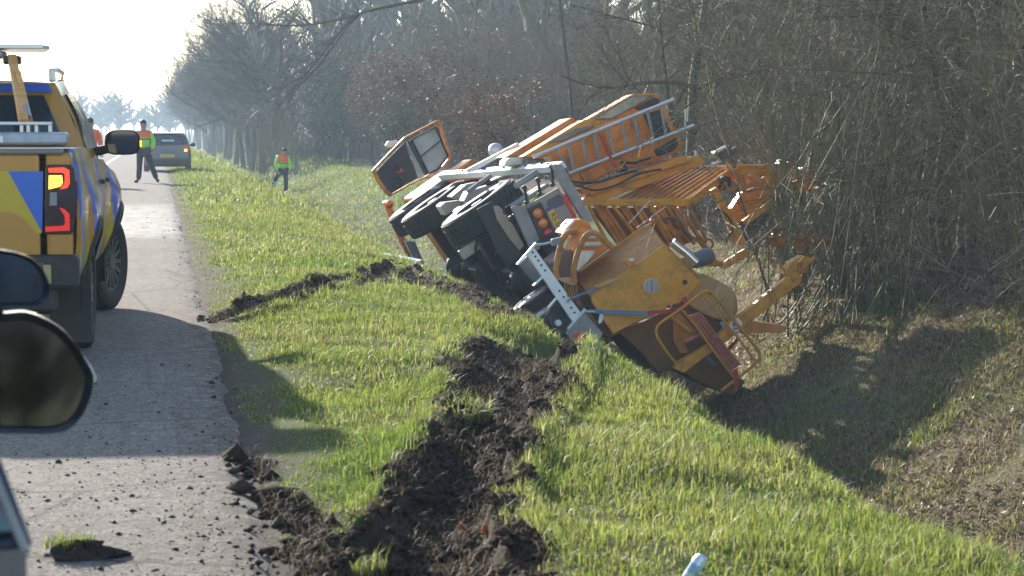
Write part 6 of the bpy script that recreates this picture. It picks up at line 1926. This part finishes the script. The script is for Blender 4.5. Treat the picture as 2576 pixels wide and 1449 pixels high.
# stacked wing mirrors, measured in the photo at their own distance
YM = NC.y((100, 900), 0).y + 2.28
QM = lambda x, y: ((420 / 801 * x) / 1.490683, (880 + 760 / 1449 * y) / 1.490683)
def mirror(name, outline, glass, y, depth, housing, gmat, trim=None):
    mm = empty(name); mm.parent = near
    P = [NC.y(q, y) for q in outline]
    c = sum(P, Vector()) / len(P)
    rows = [P]
    for (k, dy) in ((1.015, .03), (.97, .07), (.82, depth * .8), (.45, depth)):
        rows.append([c + (p - c) * k + Vector((0, dy, 0)) for p in P])
    inner = [c + (p - c) * .86 + Vector((0, .012, 0)) for p in P]
    e = MB(); e.grid([inner, P] + rows[1:], closed=True); e.add(rows[-1], [tuple(range(len(P)))])
    e.build('housing', housing, mm, smooth=True, fix=True)
    G = [c + (p - c) * .865 + Vector((0, .012 + .075 * ((c + (p - c) * .865).z - c.z), 0)) for p in P]
    MB().add(G, [tuple(range(len(G)))]).build('mirror_glass', gmat, mm)
    return mm
lo_out = smooth_pts([QM(-260, 640), QM(-120, 575), QM(60, 560), QM(190, 555), QM(330, 605), QM(470, 700), QM(590, 860), QM(660, 985), QM(668, 1060), QM(640, 1180), QM(590, 1290), QM(520, 1370), QM(440, 1412), QM(300, 1425), QM(100, 1422), QM(-120, 1410), QM(-250, 1330), QM(-300, 1100), QM(-300, 800)], 3)
up_out = smooth_pts([QM(-330, 330), QM(-250, 180), QM(-100, 110), QM(30, 112), QM(160, 140), QM(260, 195), QM(330, 290), QM(352, 380), QM(335, 465), QM(270, 505), QM(100, 512), QM(-150, 510), QM(-300, 460)], 3)
MIRG = mat('dark_mirror', (.02, .023, .026), .04, metal=.9, var=.05)  # evenly dark tint for the mirror glass
mirror('wing_mirror', lo_out, None, YM, .16, mat('mirror_black', (.018, .02, .026), .25, coat=.6), MIRG)
mirror('upper_mirror', up_out, None, YM - .03, .10, mat('mirror_blue', (.020, .026, .046), .25, coat=.6), mat('blue_mirror', (.012, .018, .035), .05, metal=.9, var=.05))
MB().bar(NC.y(QM(-60, 500), YM + .05), NC.y(QM(-60, 580), YM + .05), .06, .05).build('mirror_bracket', PLAST, near, bevel=.01)
MB().bar(NC.y(QM(-280, 900), YM + .09), Vector((.80, YM + .12, .97)), .06, .06).build('mirror_arm', PLAST, near, bevel=.01)
ip = [QM(583, 872), QM(600, 868), QM(650, 935), QM(690, 1015), QM(686, 1058), QM(640, 1060), QM(634, 990)]
MB().prism([NC.y(q, YM + .01) for q in ip], (0, .05, 0)).build('mirror_indicator', mat('clear_indicator', (.60, .55, .50), .25, coat=.5), near, bevel=.005)
# ================================================================== people and small things
def skin_obj(name, verts, edges, radii, root, m, parent, sub=1):
    me = bpy.data.meshes.new(name)
    me.from_pydata(verts, edges, [])
    me.materials.append(m)
    o = bpy.data.objects.new(name, me)
    COL.objects.link(o)
    o.parent = parent
    sk = o.modifiers.new('skin', 'SKIN'); sk.use_smooth_shade = True
    lay = me.skin_vertices[0] if len(me.skin_vertices) else None
    if lay is None:
        bm = bmesh.new(); bm.from_mesh(me); bm.verts.layers.skin.verify(); bm.to_mesh(me); bm.free()
        lay = me.skin_vertices[0]
    for i, r in enumerate(radii):
        lay.data[i].radius = (r, r) if not isinstance(r, tuple) else r
        lay.data[i].use_root = (i == root)
    ss_ = o.modifiers.new('sub', 'SUBSURF'); ss_.levels = sub; ss_.render_levels = sub
    return o

SKIN = mat('skin', (.42, .24, .17), .55, var=.08)
HAIR = mat('dark_hair', (.018, .014, .012), .6, var=.2, scale=40)
NAVY = mat('navy_trousers', (.018, .021, .032), .75, var=.2, scale=8)
BOOT = mat('black_boot', (.012, .012, .013), .5)
BAND = mat('reflective_band', (.55, .56, .55), .4)
def hivis(name, zo, zb0, zb1, sleeve_x, all_orange=False):
    if name in MATS: return MATS[name]
    m = bpy.data.materials.new(name); m.use_nodes = True
    N, L = m.node_tree.nodes, m.node_tree.links
    b = N['Principled BSDF']; b.inputs['Roughness'].default_value = .65
    tc = N.new('ShaderNodeTexCoord'); sp = N.new('ShaderNodeSeparateXYZ'); L.new(tc.outputs['Object'], sp.inputs[0])
    def cmp_(src, op, v):
        x = N.new('ShaderNodeMath'); x.operation = op; L.new(src, x.inputs[0]); x.inputs[1].default_value = v; return x.outputs[0]
    ab = N.new('ShaderNodeMath'); ab.operation = 'ABSOLUTE'; L.new(sp.outputs['X'], ab.inputs[0])
    up = cmp_(sp.outputs['Z'], 'GREATER_THAN', zo)
    band = N.new('ShaderNodeMath'); band.operation = 'MULTIPLY'
    L.new(cmp_(sp.outputs['Z'], 'GREATER_THAN', zb0), band.inputs[0]); L.new(cmp_(sp.outputs['Z'], 'LESS_THAN', zb1), band.inputs[1])
    slv = cmp_(ab.outputs[0], 'GREATER_THAN', sleeve_x)
    def mx(f, a, c):
        x = N.new('ShaderNodeMix'); x.data_type = 'RGBA'; L.new(f, x.inputs[0])
        for s, v in ((6, a), (7, c)):
            if isinstance(v, tuple): x.inputs[s].default_value = (*v, 1)
            else: L.new(v, x.inputs[s])
        return x.outputs[2]
    lime = (.36, .78, .06); orange = (.95, .14, .025)
    c = mx(up, lime, orange)
    c = mx(band.outputs[0], c, (.12, .11, .11))
    if not all_orange:
        c = mx(slv, c, lime)
    L.new(c, b.inputs['Base Color'])
    MATS[name] = m
    return m

def person(label, M, J, jacket, scale=1.0):
    """J: joint name -> local point (m). One continuous body, clothing as children"""
    e = empty('person', M @ Matrix.Scale(scale, 4), label, 'person')
    V = [J[k] for k in ('pelvis', 'waist', 'chest', 'neck', 'head0', 'head1', 'head2', 'shL', 'elL', 'wrL', 'haL', 'shR', 'elR', 'wrR', 'haR', 'hiL', 'knL', 'anL', 'toL', 'hiR', 'knR', 'anR', 'toR')]
    E = [(0, 1), (1, 2), (2, 3), (3, 4), (4, 5), (5, 6), (2, 7), (7, 8), (8, 9), (9, 10), (2, 11), (11, 12), (12, 13), (13, 14), (0, 15), (15, 16), (16, 17), (17, 18), (0, 19), (19, 20), (20, 21), (21, 22)]
    R = [.13, .125, .15, .055, .075, .098, .075, .07, .045, .034, .04, .07, .045, .034, .04, .095, .06, .042, .04, .095, .06, .042, .04]
    skin_obj('body', V, E, R, 0, SKIN, e)
    # jacket over torso and arms
    hem = tuple(a + (b - a) * .1 for a, b in zip(J['pelvis'], J['waist']))
    Vj = [hem, J['waist'], J['chest'], tuple(a + (b - a) * .55 for a, b in zip(J['chest'], J['neck'])), J['shL'], J['elL'], J['wrL'], J['shR'], J['elR'], J['wrR']]
    skin_obj('jacket', Vj, [(0, 1), (1, 2), (2, 3), (2, 4), (4, 5), (5, 6), (2, 7), (7, 8), (8, 9)], [(.20, .16), (.19, .155), (.20, .16), .10, .098, .075, .062, .098, .075, .062], 2, jacket, e)
    Vt = [J['pelvis'], J['hiL'], J['knL'], J['anL'], J['hiR'], J['knR'], J['anR']]
    skin_obj('trousers', Vt, [(0, 1), (1, 2), (2, 3), (0, 4), (4, 5), (5, 6)], [.16, .125, .088, .078, .125, .088, .078], 0, NAVY, e)
    for s in 'LR':
        skin_obj('boot', [J['an' + s], tuple(np.array(J['an' + s]) * .4 + np.array(J['to' + s]) * .6 - np.array([0, 0, .01])), J['to' + s]], [(0, 1), (1, 2)], [.06, .052, .042], 0, BOOT, e)
    # hair cap, nose, ears
    h1, h2 = Vector(J['head1']), Vector(J['head2'])
    c = h1.lerp(h2, .5)
    back = Vector(J.get('face', (0, -1, 0))) * -1
    MB().sphere(c + back * .018 + Vector((0, 0, .035)), .098, 14, 9, (.95, 1.02, .9)).build('hair', HAIR, e, smooth=True)
    f = Vector(J.get('face', (0, -1, 0)))
    MB().sphere(h1 + f * .105 + Vector((0, 0, .0)), .02, 8, 6, (1, 1, 1.3)).build('nose', SKIN, e, smooth=True)
    side = f.cross(Vector((0, 0, 1)))
    for s in (1, -1):
        MB().sphere(h1 + side * (.098 * s), .026, 8, 6, (.6, .8, 1.2)).build('ear', SKIN, e, smooth=True)
        MB().sphere(h1 + f * .094 + side * (.035 * s) + Vector((0, 0, .025)), .012, 8, 6).build('eye', BOOT, e, smooth=True)
    # fingers curled
    for s in 'LR':
        w, h = Vector(J['wr' + s]), Vector(J['ha' + s]); d = (h - w).normalized()
        sd = d.cross(Vector((0, 1, .2))).normalized()
        for k in range(4):
            b = h + sd * (.026 * (k - 1.5) * .9) + d * .015
            MB().tube([b, b + d * (.045 + .008 * (1.5 - abs(k - 1.5))), b + d * .06 + Vector((0, -.025, -.01))], [.012, .011, .009], 6).build('finger', SKIN, e, smooth=True)
        MB().tube([h - d * .03 + sd * .03, h + d * .01 + sd * .055, h + d * .04 + sd * .05], [.013, .012, .01], 6).build('thumb', SKIN, e, smooth=True)
    return e

BASE = dict(pelvis=(0, 0, .95), waist=(0, 0, 1.10), chest=(0, 0, 1.34), neck=(0, 0, 1.52), head0=(0, -.015, 1.58), head1=(0, -.02, 1.655), head2=(0, -.01, 1.735),
            shL=(.19, 0, 1.43), elL=(.27, .02, 1.15), wrL=(.27, -.06, .92), haL=(.265, -.09, .85), shR=(-.19, 0, 1.43), elR=(-.27, .02, 1.15), wrR=(-.27, -.06, .92), haR=(-.265, -.09, .85),
            hiL=(.10, 0, .90), knL=(.11, -.03, .50), anL=(.11, 0, .09), toL=(.13, -.16, .04), hiR=(-.10, 0, .90), knR=(-.11, -.03, .50), anR=(-.11, 0, .09), toR=(-.13, -.16, .04))
def ground_M(px, py, depth, rz, z=None):
    p = at_depth(px, py, depth)
    zz_ = (0.0 if p.x < ROAD_R else gz(p.x, p.y)) if z is None else z
    return Matrix.Translation((p.x, p.y, zz_)) @ Matrix.Rotation(rz, 4, 'Z')
# man crossing the road with one arm bent to his chest
J = dict(BASE); J.update(elR=(-.30, -.02, 1.17), wrR=(-.20, -.20, 1.20), haR=(-.14, -.24, 1.22), elL=(.30, .05, 1.16), wrL=(.24, -.02, .95), haL=(.22, -.05, .90),
    hiL=(.10, 0, .90), knL=(.22, .0, .50), anL=(.36, .10, .10), toL=(.42, -.02, .05), knR=(-.12, -.06, .50), anR=(-.15, 0, .08), toR=(-.27, -.10, .04))
mM = person('man in lime and orange jacket striding across the road beside the hatchback', ground_M(362, 459, 64.0, 0.0, 0.0), J, hivis('hivis_walker', 1.30, 1.235, 1.275, .205), 1.02)
# man standing in the ditch grass, one leg lifted to the side
J = dict(BASE); J.update(face=(.55, -.83, 0), knR=(-.30, -.10, .60), anR=(-.40, .02, .22), toR=(-.50, -.10, .20), hiR=(-.10, 0, .90), elR=(-.27, .0, 1.14), wrR=(-.22, -.12, .90), haR=(-.2, -.16, .85),
    chest=(.03, -.05, 1.32), neck=(.05, -.08, 1.49), head0=(.06, -.10, 1.55), head1=(.07, -.11, 1.62), head2=(.07, -.10, 1.70), elL=(.30, 0, 1.13), wrL=(.26, -.10, .92), haL=(.25, -.13, .86))
pz = at_depth(712, 490, 83)
p2 = person('worker in lime and orange jacket stepping through the ditch grass', Matrix.Translation((pz.x, pz.y, pz.z)) @ Matrix.Rotation(.1, 4, 'Z'), J, hivis('hivis_ditch', 1.24, 1.18, 1.215, .19), 1.0)
for z0, z1 in ((.46, .52), (.36, .42)):
    a = Vector((-.30, -.10, .60)).lerp(Vector((-.40, .02, .22)), (.60 - z1) / .38); b = Vector((-.30, -.10, .60)).lerp(Vector((-.40, .02, .22)), (.60 - z0) / .38)
    MB().cyl(a, b, .088, 12).build('leg_band', BAND, p2, smooth=True)
GZ2 = pz.z
# man behind the pickup's mirror, seen from the back
J = dict(BASE); J.update(face=(.3, .95, 0))
person('man in orange vest standing in the road beyond the pickup', ground_M(229, 470, 60.0, .2, 0.0), J, hivis('hivis_back', .9, .5, .51, 9, True), 1.04)

# bottle lying in the near grass
p = at_z(1748, 1440, 0.03)
M = Matrix.Translation((p.x, p.y, gz(p.x, p.y) + .035)) @ Matrix.Rotation(-.3, 4, 'Z') @ Matrix.Rotation(math.radians(32), 4, 'Y') @ Matrix.Scale(.68, 4)
bt = empty('drink_can', M, 'pale blue and white drink can tilted in the near verge grass', 'can')
MB().lathe([(.001, -.075), (.024, -.075), (.033, -.066), (.033, .055), (.026, .068), (.025, .072), (.022, .068), (.001, .068)], (0, 0, 0), (0, 0, 1), 28).build('can_body', mat('can_pale', (.62, .70, .78), .3, metal=.3, var=.1), bt, smooth=True)
MB().lathe([(.0334, -.03), (.0334, .025)], (0, 0, 0), (0, 0, 1), 28).build('blue_print', mat('can_blue', (.30, .50, .66), .35, var=.3, scale=30), bt, smooth=True)
MB().box((0.006, 0, .070), (.018, .012, .002)).build('ring_pull', ALU, bt)

# torn sod on the tarmac
p = at_z(212, 1402, 0.0)
sod = empty('grass_sod', Matrix.Translation((p.x, p.y, 0)), 'dark clump of torn sod with green grass lying on the tarmac', 'sod')
n = 900
a = RNG.uniform(0, 6.28, n); r = np.sqrt(RNG.random(n))
e = MB(); rows = []
for i in range(9):
    th = math.pi / 2 * i / 8
    rows.append([(.13 * math.cos(th) * math.cos(q) * (1 + .25 * math.sin(3 * q + i) + .12 * math.sin(7 * q + 2 * i)), .09 * math.cos(th) * math.sin(q) * (1 + .25 * math.sin(2 * q + 1)), .05 * math.sin(th) * (1 + .35 * math.sin(5 * q + i)) - .003) for q in np.linspace(0, 6.283, 29)[:-1]])
e.grid(rows, closed=True).build('earth_clod', mat('sod_earth', (.03, .022, .016), .95, var=.4, scale=40, bump=1.0, bump_scale=60), sod, smooth=True)
P = np.stack([-.05 + .09 * r * np.cos(a), .02 + .05 * r * np.sin(a), .03 + 0 * a], 1)[:160]
V, F, T = blades(P, RNG.uniform(.03, .08, 160), np.full(160, .005), RNG.uniform(.3, 1.0, 160), grass_tint(P[:, 0] * 50, P[:, 1] * 50))
tag(np_mesh('grass_tuft', V, F, GM, T, sod), kind='stuff')
# larger overturned turf lumps at the torn verge
turf_e = MB()
for k, (px, py, s) in enumerate(((1165, 1045, .14), (900, 690, .14), (800, 720, .13), (905, 1400, .12), (1000, 662, .12))):
    p = at_z(px, py, 0.0)
    t = empty('turf_lump', Matrix.Translation((p.x, p.y, gz(p.x, p.y))) @ Matrix.Rotation(k * 1.3, 4, 'Z') @ Matrix.Rotation(.25, 4, 'X'), 'overturned turf lump fringed with grass at the torn wheel rut', 'turf', 'overturned turf lumps')
    e = MB(); rows = []
    for i in range(8):
        th = math.pi / 2 * i / 7 - .25
        rows.append([(s * math.cos(th) * math.cos(q) * (1 + .22 * math.sin(3 * q + i + k) + .1 * math.sin(8 * q + i)), s * .75 * math.cos(th) * math.sin(q) * (1 + .2 * math.sin(2 * q + k)), s * .55 * math.sin(th) * (1 + .3 * math.sin(5 * q + i))) for q in np.linspace(0, 6.283, 25)[:-1]])
    e.grid(rows, closed=True).build('earth_clod', mat('sod_earth', (.03, .022, .016), .95), t, smooth=True)
    n = 260
    a = RNG.uniform(-2.2, 2.2, n); r = .65 + .4 * RNG.random(n)
    P = np.stack([s * r * np.cos(a), s * .75 * r * np.sin(a), s * .38 * np.ones(n) * (1.1 - r * .6)], 1)
    V, F, T = blades(P, RNG.uniform(.05, .14, n), np.full(n, .006), RNG.uniform(.3, 1.1, n), grass_tint(P[:, 0] * 50, P[:, 1] * 50, .35))
    tag(np_mesh('grass_fringe', V, F, GM, T, t), kind='stuff')
# splinters of broken lamp glass in the grass and mud
for (px, py, rz) in ((1222, 1322, .3), (812, 862, 1.2), (1165, 1292, 2.0)):
    p = at_z(px, py, 0.05)
    s = empty('lens_shard', Matrix.Translation((p.x, p.y, gz(p.x, p.y) + .05)) @ Matrix.Rotation(rz, 4, 'Z') @ Matrix.Rotation(1.1, 4, 'X'), 'orange-red splinter of a broken lamp lens near the torn rut', 'shard', 'broken lens splinters')
    MB().prism([(-.022, -.012, 0), (.02, -.016, 0), (.012, .02, 0), (-.01, .016, 0)], (0, 0, .004)).build('splinter', mat('shard_orange', (.75, .12, .02), .25), s)
# marker post at the field edge
p = at_z(875, 399, -.1)
mp = empty('marker_post', Matrix.Translation((p.x, p.y, gz(p.x, p.y))), 'thin pale wooden marker post at the field edge', 'post')
MB().cyl((0, 0, -.2), (0, 0, 1.0), .05, 10).build('post', mat('pale_wood', (.42, .34, .22), .7, var=.2), mp, smooth=True)
MB().cyl((0, 0, 1.0), (0, 0, 1.04), .058, 10, .03).build('cap', mat('pale_wood', (.42, .34, .22), .7), mp, smooth=True)
# ================================================================== haze
m = bpy.data.materials.new('haze_air'); m.use_nodes = True
N, L = m.node_tree.nodes, m.node_tree.links
N.clear()
o = N.new('ShaderNodeOutputMaterial'); v = N.new('ShaderNodeVolumePrincipled')
v.inputs['Color'].default_value = (0.64, 0.82, 1.0, 1)
v.inputs['Density'].default_value = 0.0008
v.inputs['Anisotropy'].default_value = 0.2
L.new(v.outputs[0], o.inputs['Volume'])
hz = MB().box((0, 1150, 11.0), (1900, 2600, 30.0)).build('haze', m)
tag(hz, 'thin pale haze in the air along the road', 'haze', kind='stuff')
